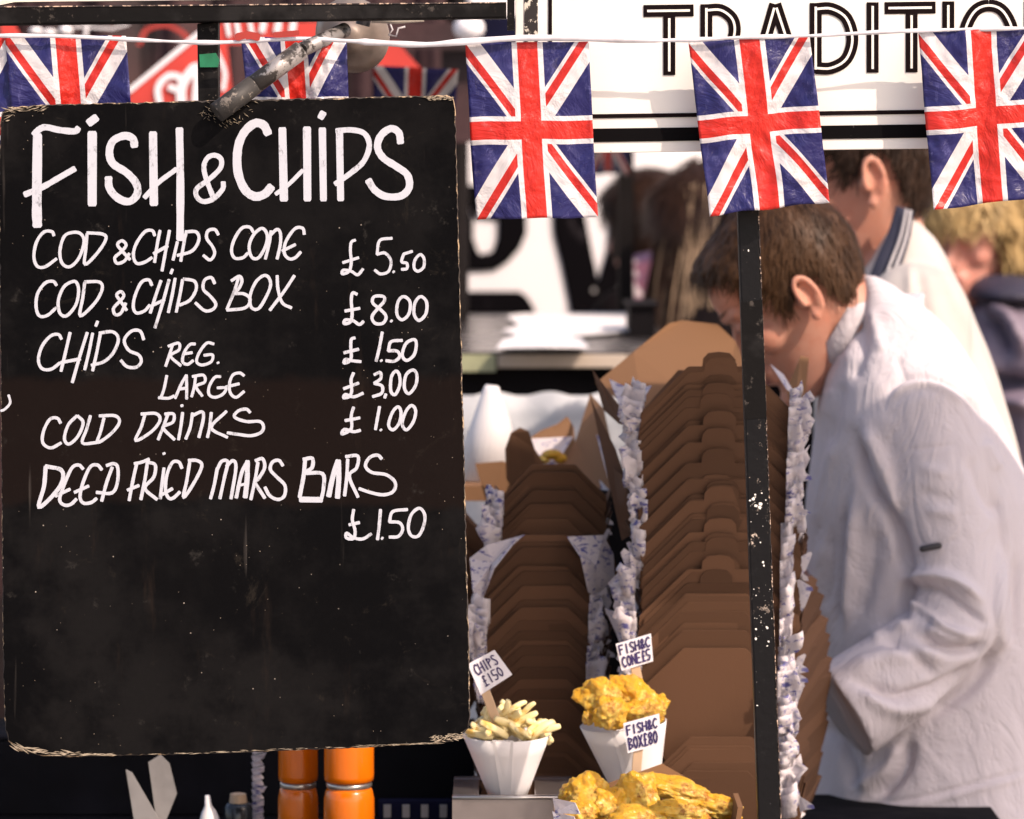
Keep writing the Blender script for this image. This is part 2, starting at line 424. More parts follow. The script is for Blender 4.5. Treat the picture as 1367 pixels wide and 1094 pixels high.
_k = 0
def stroke(mb, pts, wid, Y, smooth=True, jit=.06, depth=None, corner=False):
    """painted brush stroke: a thin raised ribbon along photo-pixel points, on the plane depth(px,py) or Y"""
    global _k
    _k += 1
    c = smooth_curve(pts, 5) if smooth else [V((q[0], q[1])) for q in pts]
    # round caps
    if not corner:
        t0 = (c[0] - c[1]).normalized(); t1 = (c[-1] - c[-2]).normalized()
        c = [c[0] + t0 * wid * .22] + c + [c[-1] + t1 * wid * .22]
    n = len(c); vs = []; fs = []
    yy = Y - (_k % 17) * .00002
    for i, q in enumerate(c):
        t = (c[min(i + 1, n - 1)] - c[max(i - 1, 0)])
        t = t.normalized() if t.length > 1e-9 else V((1, 0)); nn = V((-t.y, t.x))
        w_ = wid / 2 * (1 + random.uniform(-jit, jit))
        if not corner and i in (0, n - 1): w_ *= .72
        a, b = q + nn * w_, q - nn * w_
        vs += [P(a.x, a.y, yy - i * .000004), P(b.x, b.y, yy - i * .000004)]
    fs = [(2 * i, 2 * i + 1, 2 * i + 3, 2 * i + 2) for i in range(n - 1)]
    # flip so that normals face the camera
    fs = [f[::-1] for f in fs]
    mb.add(vs, fs)

def panel(name, pts, mat, parent=None, th=.003, smooth=False):
    """stiff sheet through photo points (px,py,Y), thickness th backwards"""
    q = [P(*p) for p in pts]
    mb = MB(); mb.prism(q, (0, th, 0)); 
    return mb.build(name, mat, parent)

# ================================================================== the setting
MB().add([(-60, -12, 0), (60, -12, 0), (60, 160, 0), (-60, 160, 0)], [(0, 1, 2, 3)]).build('ground', 'bounce_ground')
bpy.data.objects['ground']['kind'] = 'structure'

# far brick building with windows, beyond the stalls
def building():
    t = thing('brick_building', (0, 34, 0), 'long dark brick building far behind the market stalls', 'building')
    MB().box((-26, 34, 0), (26, 42, 9)).build('wall', 'brick', t)
    MB().box((-26.4, 33.6, 9), (26.4, 42.4, 9.5)).build('roof', 'roof', t)
    for i in range(12):
        for j in range(3):
            x, z = -22 + i * 4, 1.4 + j * 2.7
            wdw = MB().box((x - .6, 33.95, z - .8), (x + .6, 33.997, z + .8)).build('window', 'trim', t)
            pn = MB().box((x - .5, 33.90, z - .7), (x + .5, 33.945, z + .7)).build('pane', 'glass', wdw)
building()

# white tent with lettered banner and dark post, across the way
def tent():
    t = thing('market_tent', (0, 10.5, 0), 'large white tent wall behind the black lettered banner', 'tent')
    mb = MB(); n = 60; vs = []; fs = []
    for i in range(n + 1):
        x = -4 + 8 * i / n
        for z in (0.02, 3.3): vs.append((x, 10.5 + .05 * math.sin(i * 1.3), z))
    fs = [(2 * i, 2 * i + 2, 2 * i + 3, 2 * i + 1) for i in range(n)]
    mb.add(vs, fs); o = mb.build('side_wall', 'tent', t, True)
    so = o.modifiers.new('s', 'SOLIDIFY'); so.thickness = .004
    MB().add([(-4.2, 10.3, 3.3), (4.2, 10.3, 3.3), (4.2, 13.3, 4.4), (-4.2, 13.3, 4.4), (4.2, 16, 3.3), (-4.2, 16, 3.3)], [(0, 1, 2, 3), (3, 2, 4, 5)]).build('roof', 'tent', t)
    for x in (-4, 4): MB().tube([(x, 10.45, 0), (x, 10.45, 3.3)], .03).build('pole', 'post', t)
tent()

def C5(pts, Y, ox=600, oy=180, s=2.878): return [(ox + a / s, oy + b / s, Y) for a, b in pts]

def letter_banner():
    Y = 9.0
    t = thing('lettered_banner', P(720, 330, Y), 'white banner with huge black letters hanging behind the steel range', 'banner')
    panel('sheet', [(560, 190, Y), (852, 190, Y), (852, 520, Y), (560, 520, Y)], 'bwhite', t, .004)
    Yk = Y - .006
    def blk(name, pts): panel(name, C5(pts, Yk), 'bblack', t, .003)
    # round bowl of the first letter, built as a C-shaped ring round the white counter
    outer = [(-60, 190), (40, 196), (150, 190), (260, 215), (296, 300), (296, 380), (270, 440), (225, 490), (175, 522), (85, 526), (-60, 526)]
    blk('letter', [(-60, 190), (40, 196), (150, 190), (260, 215), (296, 300), (296, 380), (270, 440), (225, 490), (175, 522), (120, 526), (120, 460), (165, 450), (184, 400), (186, 330), (100, 320), (60, 250)])
    blk('letter', [(-60, 260), (60, 250), (92, 330), (92, 400), (110, 450), (120, 460), (120, 526), (-60, 526)])
    blk('letter', [(20, 602), (270, 602), (300, 625), (325, 665), (330, 690), (20, 690)])
    blk('letter', [(390, 200), (470, 200), (560, 500), (570, 560), (606, 440), (612, 360), (600, 200), (690, 200), (690, 520), (640, 600), (606, 720), (470, 720), (458, 640), (430, 500), (400, 380)])
    blk('letter', [(470, 200), (560, 200), (520, 300), (526, 400), (558, 500)])
    # ring in the corner of the wedge
    MB().tube([P(793, 388, Yk - .006), P(793, 388, Yk - .003)], .006, 16).build('eyelet', 'greypaper', t)
letter_banner()

# dark standing post, and dark stall shelter at the left behind the bunting
MBp = MB(); a = P(826, 205, 7.7); b = P(846, 445, 7.7)
MBp.box((a.x, 7.7, 0), (b.x, 7.74, 2.6)); tag(MBp.build('tent_post', 'post'), 'dark upright post in front of the white lettered banner', 'post')

def shelter():
    Y = 7.4
    t = thing('stall_canopy', P(200, 100, Y), 'dark maroon canopy of a stall behind the chalkboard', 'canopy')
    mb = MB(); n = 70; vs = []
    x0, x1 = P(-260, 0, Y).x, P(612, 0, Y).x
    for i in range(n + 1):
        x = x0 + (x1 - x0) * i / n
        yy = Y + .03 * math.sin(i * .9) + .02 * math.sin(i * 2.3)
        vs += [(x, yy, .05), (x, yy + .02, 2.6)]
    mb.add(vs, [(2 * i, 2 * i + 2, 2 * i + 3, 2 * i + 1) for i in range(n)])
    o = mb.build('curtain', 'maroon', t, True); so = o.modifiers.new('s', 'SOLIDIFY'); so.thickness = .004
    MB().add([(x0 - .1, Y - .2, 2.58), (x1 + .05, Y - .2, 2.58), (x1 + .05, Y + 1.6, 3.0), (x0 - .1, Y + 1.6, 3.0)], [(0, 1, 2, 3)]).build('roof', 'maroon', t)
    for x in (x0, x1): MB().tube([(x, Y, 0), (x, Y, 2.6)], .02).build('pole', 'post', t)
    panel('valance', [(588, 62, Y - .3), (640, 62, Y - .3), (648, 190, Y - .3), (590, 190, Y - .3)], 'maroon', t, .01)
    panel('valance', [(470, 30, Y - .35), (690, 30, Y - .35), (690, 66, Y - .35), (480, 64, Y - .35)], 'maroon', t, .01)
shelter()

def red_sign():
    Y = 6.2
    t = thing('red_sign', P(250, 100, Y), 'slanted red sign with white script behind the bunting', 'sign')
    panel('board', [(168, 150, Y), (176, 118, Y), (262, 46, Y), (300, 30, Y), (312, 150, Y)], 'red', t, .01)
    mb = MB()
    stroke(mb, [(172, 122), (262, 48), (270, 42)], 7, Y - .004, False)
    mb.build('border', 'bwhite', t)
    mb = MB()
    stroke(mb, [(214, 142), (211, 118), (224, 102), (240, 104), (240, 120), (226, 116)], 9, Y - .005)
    stroke(mb, [(243, 142), (242, 120), (250, 102), (264, 92), (262, 142)], 13, Y - .006)
    stroke(mb, [(288, 66), (300, 96), (298, 120)], 6, Y - .005)
    mb.build('lettering', 'bwhite', t)
    mb = MB(); stroke(mb, [(186, 60), (196, 40), (222, 34), (246, 46), (254, 60)], 6, 6.9)
    tag(mb.build('hoop', 'redcloth'), 'dull red hoop against the dark canopy, above the red sign', 'hoop')
    Y = 5.9
    t = thing('red_pennant', P(320, 60, Y), 'red and white striped cloth behind the tangled flag', 'pennant')
    panel('cloth', [(296, 30, Y), (440, 30, Y), (440, 60, Y), (300, 60, Y)], 'red', t, .003)
    mb = MB()
    for x in (303, 316, 334): stroke(mb, [(x, 30), (x + 3, 48)], 6, Y - .004, False)
    for x in (352, 372, 392): stroke(mb, [(x, 30), (x - 2, 42)], 9, Y - .004, False)
    mb.build('stripe', 'bwhite', t)
    panel('cloth', [(0, 30, 6.0), (18, 30, 6.0), (34, 58, 6.0), (4, 60, 6.0)], 'red', t, .003)
    o = panel('red_awning_corner', [(500, 60, 6.1), (530, 56, 6.1), (562, 92, 6.1), (505, 92, 6.1)], 'red', None, .01)
    tag(o, 'red cloth corner above the small dim flag behind the lamp', 'awning')
    for (x, y, r_, Y, lab) in ((626, 38, 19, 6.6, 'white round lamp globe beside the navy cloth, near the frame corner'),):
        mb = MB(); c = P(x, y, Y); mb.ellipsoid(c, (r_ / F * Y * 1.1, .03, r_ / F * Y * .9))
        mb.tube([c, c + V((.012, 0, .5))], .006)
        tag(mb.build('globe_lamp', 'bwhite', None, True), lab, 'lamp')
    tag(panel('navy_cloth', [(639, 22, 6.7), (692, 22, 6.7), (692, 60, 6.7), (640, 60, 6.7)], 'navy', None, .01), 'navy cloth hanging beside the white globe lamp', 'cloth')
    # pale bits under the frame at the far left
    t = thing('pale_tubs', P(60, 42, 6.4), 'pale white tubs and tube ends glimpsed under the frame at far left', 'tubs')
    for (x, y, a, b) in ((48, 42, 9, 6), (66, 44, 10, 5), (88, 41, 9, 8)):
        c = P(x, y, 6.4); MB().ellipsoid(c, (a * .0013, .02, b * .0013)).build('tub', 'tent', t, True)
    MB().tube([P(116, 32, 6.4), P(114, 49, 6.4)], .0035).build('tube_end', 'tent', t)
    MB().tube([P(98, 36, 6.3), P(150, 39, 6.3), P(172, 33, 6.3)], .002).build('tube_end', 'tent', t)
red_sign()

# steel range behind the boxes
def steel_range():
    Yf, Yb = 6.3, 7.62
    z = P(0, 470, Yf).z
    x0, x1 = P(470, 0, Yf).x, P(905, 0, Yf).x
    t = thing('steel_range', ((x0 + x1) / 2, Yf, 0), 'stainless steel cooking range with glossy top and black oven mouth', 'range')
    o = MB().box((x0, Yf, z - .004), (x1, Yb, z)).build('top', 'steel', t); bevel(o, .001)
    xa, xb = P(664, 0, Yf).x, P(836, 0, Yf).x
    o = MB().box((xa, Yf - .01, P(0, 491, Yf).z), (xb, Yf + .03, z - .0045)).build('trim', 'trim', t); bevel(o)
    o = MB().box((xb + .002, Yf - .008, P(0, 490, Yf).z), (x1, Yf + .03, z - .0045)).build('trim', 'trim', t); bevel(o)
    mb = MB(); mb.prism([P(818, 490, Yf - .012), P(846, 490, Yf - .012), P(868, 540, Yf - .012), P(850, 545, Yf - .012)], (0, .03, 0)); mb.build('side_trim', 'trim', t)
    MB().box((x0, Yf + .03, .08), (x1, Yb, z - .0045)).build('carcass', 'oven', t)
    mb = MB(); mb.box((x0, Yf - .012, P(0, 496, Yf).z), (P(662, 0, Yf).x, Yf + .028, z - .0045)); mb.build('edge_strip', 'greenstrip', t)
    for (x, y) in ((x0 + .04, Yf + .1), (x1 - .04, Yf + .1), (x0 + .04, Yb - .05), (x1 - .04, Yb - .05)):
        MB().tube([(x, y, 0), (x, y, .08)], .02).build('leg', 'post', t)
    # roasting tin, then white sheets laid in for the reflections on the top
    t2 = thing('baking_tray', P(860, 452, 6.9), 'dark roasting tin on the right end of the steel range', 'tin')
    zz = z + .001
    MB().box((P(838, 0, 6.9).x, 6.8, zz), (P(872, 0, 6.9).x, 7.0, zz + .055)).build('body', 'oven', t2)
    MB().box((P(834, 0, 6.9).x, 6.79, zz + .055), (P(876, 0, 6.9).x, 7.01, zz + .06)).build('rim', 'oven', t2)
    rg = random.Random(17)
    for k, (lab, pts) in enumerate([
        ('large white sheet imitating a reflection at the back of the steel range top', [(676, 423), (700, 415), (840, 414), (852, 424), (838, 434), (690, 435)]),
        ('white sheet imitating a reflection across the middle of the steel range top', [(670, 444), (700, 432), (800, 430), (862, 434), (866, 442), (790, 447), (700, 452)]),
        ('white sheet imitating a reflection at the front left of the steel range top', [(662, 466), (672, 456), (700, 449), (750, 448), (776, 455), (786, 464), (730, 467)])]):
        h = .004 + .003 * k; mbk = MB(); q = []
        for (x, y) in pts:
            Yd = (HC - z - h) * F / (y - HZ); q.append(V(((x - 683.5) / F * Yd, min(Yd, Yb - .02), z + h + rg.uniform(-.002, .004))))
        mbk.prism(q, (0, 0, .0012)); tag(mbk.build('reflection_sheet', 'paper'), lab, 'paper', 'painted reflections on the steel range')
    # pale cloth over a table in front of the range
    Y = 5.95
    mb = MB(); n = 50; m_ = 16; vs = []
    xa, xb = P(560, 0, Y).x, P(870, 0, Y).x; zt = P(0, 526, Y).z
    for j in range(m_ + 1):
        for i in range(n + 1):
            x = xa + (xb - xa) * i / n
            s_ = j / m_
            vs.append((x, Y + .012 * math.sin(i * .8) * s_ + .01 * math.sin(i * .31 + 1), zt - s_ * (zt - .25) + .004 * math.sin(i * .5)))
    mb.add(vs, [(j * (n + 1) + i, j * (n + 1) + i + 1, (j + 1) * (n + 1) + i + 1, (j + 1) * (n + 1) + i) for j in range(m_) for i in range(n)])
    t3 = thing('covered_bench', ((xa + xb) / 2, Y, 0), 'bench under a pale grey cloth in front of the steel range', 'bench')
    o = mb.build('cloth', 'palecloth', t3, True); so = o.modifiers.new('s', 'SOLIDIFY'); so.thickness = .003
    MB().box((xa, Y + .016, zt - .03), (xb, Y + .05, zt - .006)).build('bench_top', 'palecloth', t3)
    for x in (xa + .03, xb - .03): MB().box((x, Y + .018, 0), (x + .03, Y + .048, zt - .031)).build('leg', 'post', t3)
steel_range()

# ================================================================== stall frame
def frame():
    t = thing('timber_stall', (0, 4.0, 0), 'worn black painted timber frame holding the chalkboard', 'frame')
    Y = 3.975
    mb = MB(); mb.prism([P(-220, 10, Y), P(-220, 36, Y), P(676, 24, Y), P(676, 3, Y)], (0, .045, 0)); o = mb.build('top_rail', 'frame', t); bevel(o, .0015)
    mb = MB(); mb.prism([P(677, -90, Y), P(677, 40, Y), P(687, 40, Y), P(687, -90, Y)], (0, .03, 0)); o = mb.build('corner_upright', 'frame', t)
    mb = MB(); mb.prism([P(263, 32, 3.99), P(267, 330, 3.99), P(292, 330, 3.99), P(291, 29, 3.99)], (0, .028, 0)); o = mb.build('hanging_strut', 'frame', t); bevel(o, .0015)
    mb = MB(); mb.prism([P(266, 73, 3.986), P(267, 90, 3.986), P(291, 90, 3.986), P(293, 80, 3.986), (P(288, 71, 3.986))], (0, .003, 0)); mb.build('green_tape', 'green', t)
    x = P(-190, 0, 3.99).x; MB().box((x - .025, 3.976, 0), (x + .02, 4.016, 2.4)).build('post', 'frame', t)
    x = P(3120, 0, 3.99).x; MB().box((x - .025, 4.05, 0), (x + .02, 4.09, 2.4)).build('post', 'frame', t)
    mb = MB(); mb.prism([P(-195, 5, 3.985), P(-10, 9.2, 3.985), P(20, 3, 3.985), P(676, -4.5, 3.985), P(676, -60, 3.985), P(-195, -60, 3.985)], (0, .02, 0))
    o = mb.build('cream_fascia', 'cream', t)
    # pale arris along the top rail
    mb = MB(); mb.prism([P(-100, 9.5, Y - .001), P(-100, 11, Y - .001), P(676, 4.4, Y - .001), P(676, 3, Y - .001)], (0, .002, 0)); mb.build('worn_arris', 'worn', t)
frame()

# ------------------------------------------------------------------ leaning black pole
def pole():
    Y = 3.99
    # axis from under flag to table height and on down to the ground
    top, bot = P(994.5, 160, Y), P(1027.5, 1094, Y)
    d = (bot - top); k = (top.z - 0.0) / (top.z - bot.z); foot = top + d * k
    t = thing('stall_pole', foot, 'leaning square black metal pole with chipped paint in front of the cook', 'pole')
    w_ = .0245
    def quad(p, w2): return [p + V((-w2, -.001, 0)), p + V((w2, -.001, 0)), p + V((w2, .022, 0)), p + V((-w2, .022, 0))]
    mb = MB(); mb.loft([quad(top, w_ / 2 * .92), quad(bot, w_ / 2 * 1.02), quad(foot, w_ / 2 * 1.05)])
    o = mb.build('shaft', 'pole', t); bevel(o, .002, 2)
    # ragged bright arris where the paint has rubbed off, right side
    mb = MB(); n = 240
    for i in range(n):
        if random.random() < .22: continue
        a, b = i / n, (i + .85) / n
        p, q = top + d * a, top + d * b
        wx = w_ / 2 * (.92 + .1 * a) + .0004; ww = random.uniform(.0005, .0017)
        mb.prism([p + V((wx - ww, -.0016, 0)), q + V((wx - ww * .8, -.0016, 0)), q + V((wx, -.0016, 0)), p + V((wx, -.0016, 0))], (0, .004, 0))
    o = mb.build('rubbed_edge', 'worn', t); o['kind'] = 'stuff'
    # chips
    mb = MB()
    for _ in range(64):
        cy = random.choice([random.gauss(672, 9), random.gauss(700, 25), random.gauss(790, 40), random.gauss(830, 20), random.gauss(672, 8), random.gauss(835, 12), random.uniform(330, 1080)])
        f = (cy - 160) / (1094 - 160); c = top + d * f + V((random.uniform(-.010, .010), -.0014, 0))
        s_ = (.0002 + .0018 * random.random() ** 4) * (1.7 if abs(cy - 672) < 15 else .9)
        mb.prism([c + V((math.cos(a) * s_ * random.uniform(.5, 1.3), 0, math.sin(a) * s_ * random.uniform(.5, 1.3))) for a in (0, 1.2, 2.5, 3.7, 5)], (0, .001, 0))
    o = mb.build('paint_chips', 'sign', t); o['kind'] = 'stuff'
    mb = MB(); f = (405 - 160) / 934.
    for fy, mat_ in ((403, 0), ):
        pass
    mb.prism([top + d * ((a - 160) / 934.) + V((s_ * .0118, -.0018, 0)) for a, s_ in ((404, -1), (560, -1), (558, 1), (400, 1))], (0, .0006, 0))
    mb.build('dull_tape', 'frame', t)
pole()

# ------------------------------------------------------------------ fascia sign
def sign():
    Y = 4.00
    t = thing('fascia_sign', P(1000, 50, Y), 'white fascia board with black outlined capitals and double black border', 'sign')
    top = -661
    sl = lambda x: -.013 * (x - 690)          # lower edge runs up to the right
    mb = MB(); mb.prism([P(688, top, Y), P(688, 206, Y), P(3150, 206 + sl(3150), Y), P(3150, top, Y)], (0, .012, 0))
    o = mb.build('board', 'sign', t); bevel(o, .001)
    y1 = Y - .0012
    def strip(a, b, mat_, name='border_line', yy=y1): mb = MB(); mb.prism([P(*q, yy) for q in (a, b)[0]], (0, .001, 0)); return mb.build(name, mat_, t)
    mb = MB(); mb.prism([P(700, top + 30, y1), P(700, 191, y1), P(718, 191, y1), P(718, top + 30, y1)], (0, .001, 0)); mb.build('border_line', 'signworn', t)
    mb = MB(); mb.prism([P(718.5, 173, y1), P(718.5, 191, y1), P(3150, 191 + sl(3150), y1), P(3150, 173 + sl(3150), y1)], (0, .001, 0)); mb.build('border_line', 'signblack', t)
    mb = MB(); mb.prism([P(732, top + 60, y1), P(732, 159, y1), P(737, 159, y1), P(737, top + 60, y1)], (0, .001, 0)); mb.build('border_line', 'signtext', t)
    mb = MB(); mb.prism([P(737.5, 153.5, y1), P(737.5, 159, y1), P(3150, 159 + sl(3150), y1), P(3150, 153.5 + sl(3150), y1)], (0, .001, 0)); mb.build('border_line', 'signtext', t)
    sh = lambda pts: [(x, y - .012 * (x - 860)) for x, y in pts]
    T, I = 16, 3.2
    def D(x, w_=60):
        return [(x, 8), (x, 96)], [(x, 12), (x + w_ * .45, 13), (x + w_ * .78, 30), (x + w_ * .86, 54), (x + w_ * .74, 80), (x + w_ * .42, 93), (x, 93)]
    letters = [
        ('T', [([(859, 15), (926, 15)], 0), ([(893.5, 20), (893.5, 101)], 0)]),
        ('R', [([(943, 7), (943, 101)], 0), ([(943, 15), (962, 15), (977, 26), (981, 42), (976, 58), (960, 66), (945, 66)], 1), ([(960, 66), (983, 101)], 0)]),
        ('A', [([(1008, 103), (1035, 8)], 0), ([(1035, 8), (1066, 103)], 0), ([(1016, 74), (1056, 74)], 0)]),
        ('D', [([(1089, 7), (1089, 101)], 0), ([(1089, 15), (1110, 15), (1130, 28), (1138, 56), (1130, 82), (1110, 94), (1089, 94)], 1)]),
        ('I', [([(1165, 7), (1165, 101)], 0)]),
        ('T', [([(1181, 15), (1249, 15)], 0), ([(1217, 20), (1217, 101)], 0)]),
        ('I', [([(1266, 7), (1266, 101)], 0)]),
        ('O', [([(1320, 13), (1300, 22), (1288, 52), (1300, 86), (1320, 97), (1340, 86), (1352, 52), (1340, 22), (1320, 13)], 1)]),
        ('N', [([(1375, 103), (1375, 7)], 0), ([(1375, 9), (1418, 100)], 0), ([(1418, 103), (1418, 7)], 0)]),
        ('A', [([(1436, 103), (1463, 8)], 0), ([(1463, 8), (1494, 103)], 0), ([(1444, 74), (1484, 74)], 0)]),
        ('L', [([(1515, 7), (1515, 101)], 0), ([(1515, 94), (1555, 94)], 0)])]
    for _, ss_ in letters:
        mb = MB()
        for k, (pts, cv) in enumerate(ss_):
            stroke(mb, sh(pts), T, Y - .0008 - k * .0001, bool(cv), 0, corner=True)
        mb.build('letter', 'signtext', t)
        mb = MB()
        for k, (pts, cv) in enumerate(ss_):
            q = pts
            if not cv:       # shorten the white inline at open ends
                a, b = V(pts[0]), V(pts[1]); d = (b - a).normalized(); q = [tuple(a + d * 5), tuple(b - d * 5)]
            stroke(mb, sh(q), I, Y - .0016 - k * .0001, bool(cv), 0, corner=True)
        mb.build('letter_inline', 'sign', t)
sign()

# ------------------------------------------------------------------ chalkboard
def chalkboard():
    Y = 3.92
    t = thing('menu_board', P(310, 570, Y), 'black hand lettered chalkboard menu for fish and chips with worn tan edges', 'sign')
    ol = [(0, 160), (3, 149), (14, 143), (60, 140), (180, 137), (300, 134), (440, 131), (560, 128), (596, 127), (605, 131), (608, 145),
          (612, 300), (617, 500), (622, 700), (626, 850), (627.5, 955), (625, 972), (616, 984), (604, 990), (585, 993), (480, 999), (330, 1005), (200, 1009), (90, 1011), (50, 1009),
          (24, 1002), (11, 990), (6, 970), (4, 900), (2, 700), (0, 450), (-2, 250)]
    rnd = random.Random(3); q = []
    n = len(ol)
    for i in range(n):
        a, b = V(ol[i]), V(ol[(i + 1) % n]); L = (b - a).length; k = max(1, int(L / 5))
        for j in range(k):
            p = a.lerp(b, j / k); nn = V(((b - a).y, -(b - a).x)).normalized()
            q.append(p + nn * rnd.uniform(-.8, .6))
    pts = [P(p.x, p.y, Y) for p in q]
    cx = P(310, 570, Y)
    mb = MB(); m_ = len(pts)
    inset = [cx + (p - cx) * (1 - rnd.uniform(.0015, .006)) for p in pts]
    front_in = [V((p.x, Y, p.z)) for p in inset]; rim = [V((p.x, Y + .0015, p.z)) for p in pts]; back = [V((p.x, Y + .012, p.z)) for p in pts]
    mb.add(front_in, [tuple(range(m_))[::-1]], 0)
    f = [(k, (k + 1) % m_, m_ + (k + 1) % m_, m_ + k) for k in range(m_)]
    mb.add(front_in + rim, f, 1)
    mb.add(rim + back, f, 1)
    mb.add(back, [tuple(range(m_))], 0)
    mb.build('panel', ['board', 'board_edge'], t)
    # broken ply at the corners, where the top layer has lifted: thin slivers
    mb = MB()
    def sliver(c, ang, L, w_, yo=-.0008):
        c = P(c[0], c[1], Y + yo - rnd.random() * .0008); d = V((math.cos(ang), 0, math.sin(ang))); nn = V((-d.z, 0, d.x)); L *= .8 / 1255.; w_ *= .62 / 1255.
        mb.prism([c - d * L / 2, c + nn * w_ / 2, c + d * L / 2, c - nn * w_ / 2], (0, .0009, 0))
    for _ in range(70):      # bottom-left
        x = rnd.uniform(18, 150); y = 1000 + 9 * min(1, (x - 18) / 50) - rnd.uniform(0, 6) * (1 if x < 110 else .4); sliver((x, y), -.05 + rnd.gauss(0, .15) - (0.5 if x < 34 else 0), rnd.uniform(5, 26), rnd.uniform(.8, 3))
    for _ in range(60):      # bottom-right
        x = rnd.uniform(575, 622); y = 990 - (x - 575) * .12 - rnd.uniform(-2, 7); sliver((x, y), rnd.gauss(.2, .4), rnd.uniform(3, 13), rnd.uniform(.7, 2.4))
    for _ in range(90):      # top, under the clamp tube
        x = rnd.gauss(300, 16); y = rnd.uniform(142, 172) - abs(x - 300) * .3; sliver((x, y), rnd.gauss(-.7, .6), rnd.uniform(2, 10), rnd.uniform(.4, 1.1))
    for _ in range(50):
        x = rnd.uniform(566, 606); sliver((x, 130 + rnd.uniform(-1, 4)), rnd.gauss(.1, .3), rnd.uniform(3, 9), rnd.uniform(.6, 2))
    for _ in range(26):
        x = rnd.uniform(0, 60); sliver((x, 147 + rnd.uniform(-3, 3) - x * .03 + (12 * rnd.random() if x < 14 else 0)), rnd.gauss(.2, .3), rnd.uniform(6, 22), rnd.uniform(.8, 3))
    for _ in range(60):
        x = rnd.uniform(200, 590); sliver((x, 1009 - (x - 200) * .041 - rnd.uniform(0, 2)), rnd.gauss(.04, .06), rnd.uniform(4, 22), rnd.uniform(.5, 1.4))
    for _ in range(30):
        y = rnd.uniform(160, 950); sliver((608 + (y - 145) * .023, y), 1.55, rnd.uniform(3, 12), rnd.uniform(.4, 1.2))
    o = mb.build('splinters', 'splinter', t); o['kind'] = 'stuff'

    Yl = Y - .0004
    def line(name, ox, oy, s, wid, items, lab=None):
        mb = MB()
        for it in items:
            w_ = wid
            if isinstance(it, tuple): it, w_ = it
            stroke(mb, [(ox + a / s, oy + b / s) for a, b in it], w_ / s, Yl)
        o = mb.build(name, 'letter', t)
        if lab: o['label'] = lab
    k = 3.315
    line('painted_heading', 0, 0, k, 42, [
        [(165, 1000), (163, 900), (166, 600)], ([(150, 596), (176, 572), (205, 564), (260, 576), (330, 582), (346, 568)], 28), ([(110, 862), (190, 828), (260, 788), (330, 748)], 26),
        [(408, 590), (408, 905)], ([(394, 545), (425, 522)], 38),
        ([(595, 648), (588, 615), (550, 602), (500, 625), (484, 675), (500, 725), (560, 765), (602, 812), (607, 860), (572, 893), (522, 878), (485, 835), (480, 788)], 34),
        ([(677, 590), (681, 905)], 36), ([(794, 572), (798, 800), (797, 1060)], 34), ([(640, 875), (700, 810), (780, 750)], 22),
        ([(948, 885), (915, 800), (902, 740), (918, 700), (950, 688), (978, 705), (975, 745), (925, 795), (872, 835), (870, 870), (900, 893), (945, 880), (985, 838), (988, 808)], 22)])
    line('painted_heading', 300, 0, k, 38, [
        [(192, 592), (172, 555), (132, 547), (84, 590), (58, 660), (58, 760), (88, 838), (132, 870), (176, 860), (206, 828)],
        ([(255, 572), (262, 885)], 36), ([(364, 568), (366, 885)], 34), ([(226, 860), (285, 815), (345, 755)], 18),
        ([(432, 572), (437, 885)], 32), ([(424, 522), (436, 500)], 30),
        ([(508, 590), (513, 885)], 30), ([(495, 580), (560, 576), (618, 592), (640, 645), (615, 715), (560, 765), (490, 815)], 24),
        ([(778, 632), (770, 588), (735, 570), (692, 600), (676, 652), (702, 700), (760, 738), (808, 775), (816, 830), (780, 868), (712, 870), (664, 842), (636, 800)], 32)])
    A = []
    line('painted_menu_line', 0, 290, k, 14, [
        [(238, 82), (230, 65), (195, 66), (162, 110), (150, 175), (165, 218), (200, 220), (250, 185)],
        [(325, 68), (285, 85), (265, 150), (275, 205), (310, 220), (350, 180), (372, 110), (358, 75), (325, 68)],
        [(385, 75), (380, 140), (376, 210), (430, 160), (468, 100), (455, 76), (385, 70)],
        [(575, 188), (540, 150), (520, 122), (540, 105), (558, 125), (535, 155), (508, 180), (518, 205), (550, 195), (572, 162)],
        [(685, 82), (673, 60), (640, 66), (602, 120), (590, 170), (605, 205), (640, 200), (672, 180)],
        [(708, 60), (696, 120), (684, 200)], [(750, 60), (735, 140), (717, 238)], [(680, 162), (742, 128)],
        [(785, 110), (766, 190)], [(825, 62), (815, 110), (800, 195)], [(820, 66), (868, 66), (880, 102), (850, 150), (785, 170)],
        [(966, 78), (950, 55), (920, 62), (915, 95), (940, 130), (950, 162), (930, 190), (900, 170)]])
    line('painted_menu_line', 300, 290, k, 14, [
        [(127, 68), (110, 45), (75, 50), (42, 100), (30, 150), (45, 182), (80, 180), (102, 160)],
        [(165, 50), (127, 80), (108, 130), (120, 178), (150, 180), (180, 130), (188, 80), (165, 50)],
        [(205, 62), (196, 120), (180, 185)], [(203, 80), (230, 55), (246, 70), (246, 120), (232, 185)],
        [(352, 76), (345, 50), (310, 52), (270, 110), (264, 160), (285, 185), (312, 180), (336, 155)], [(255, 150), (312, 122)]])
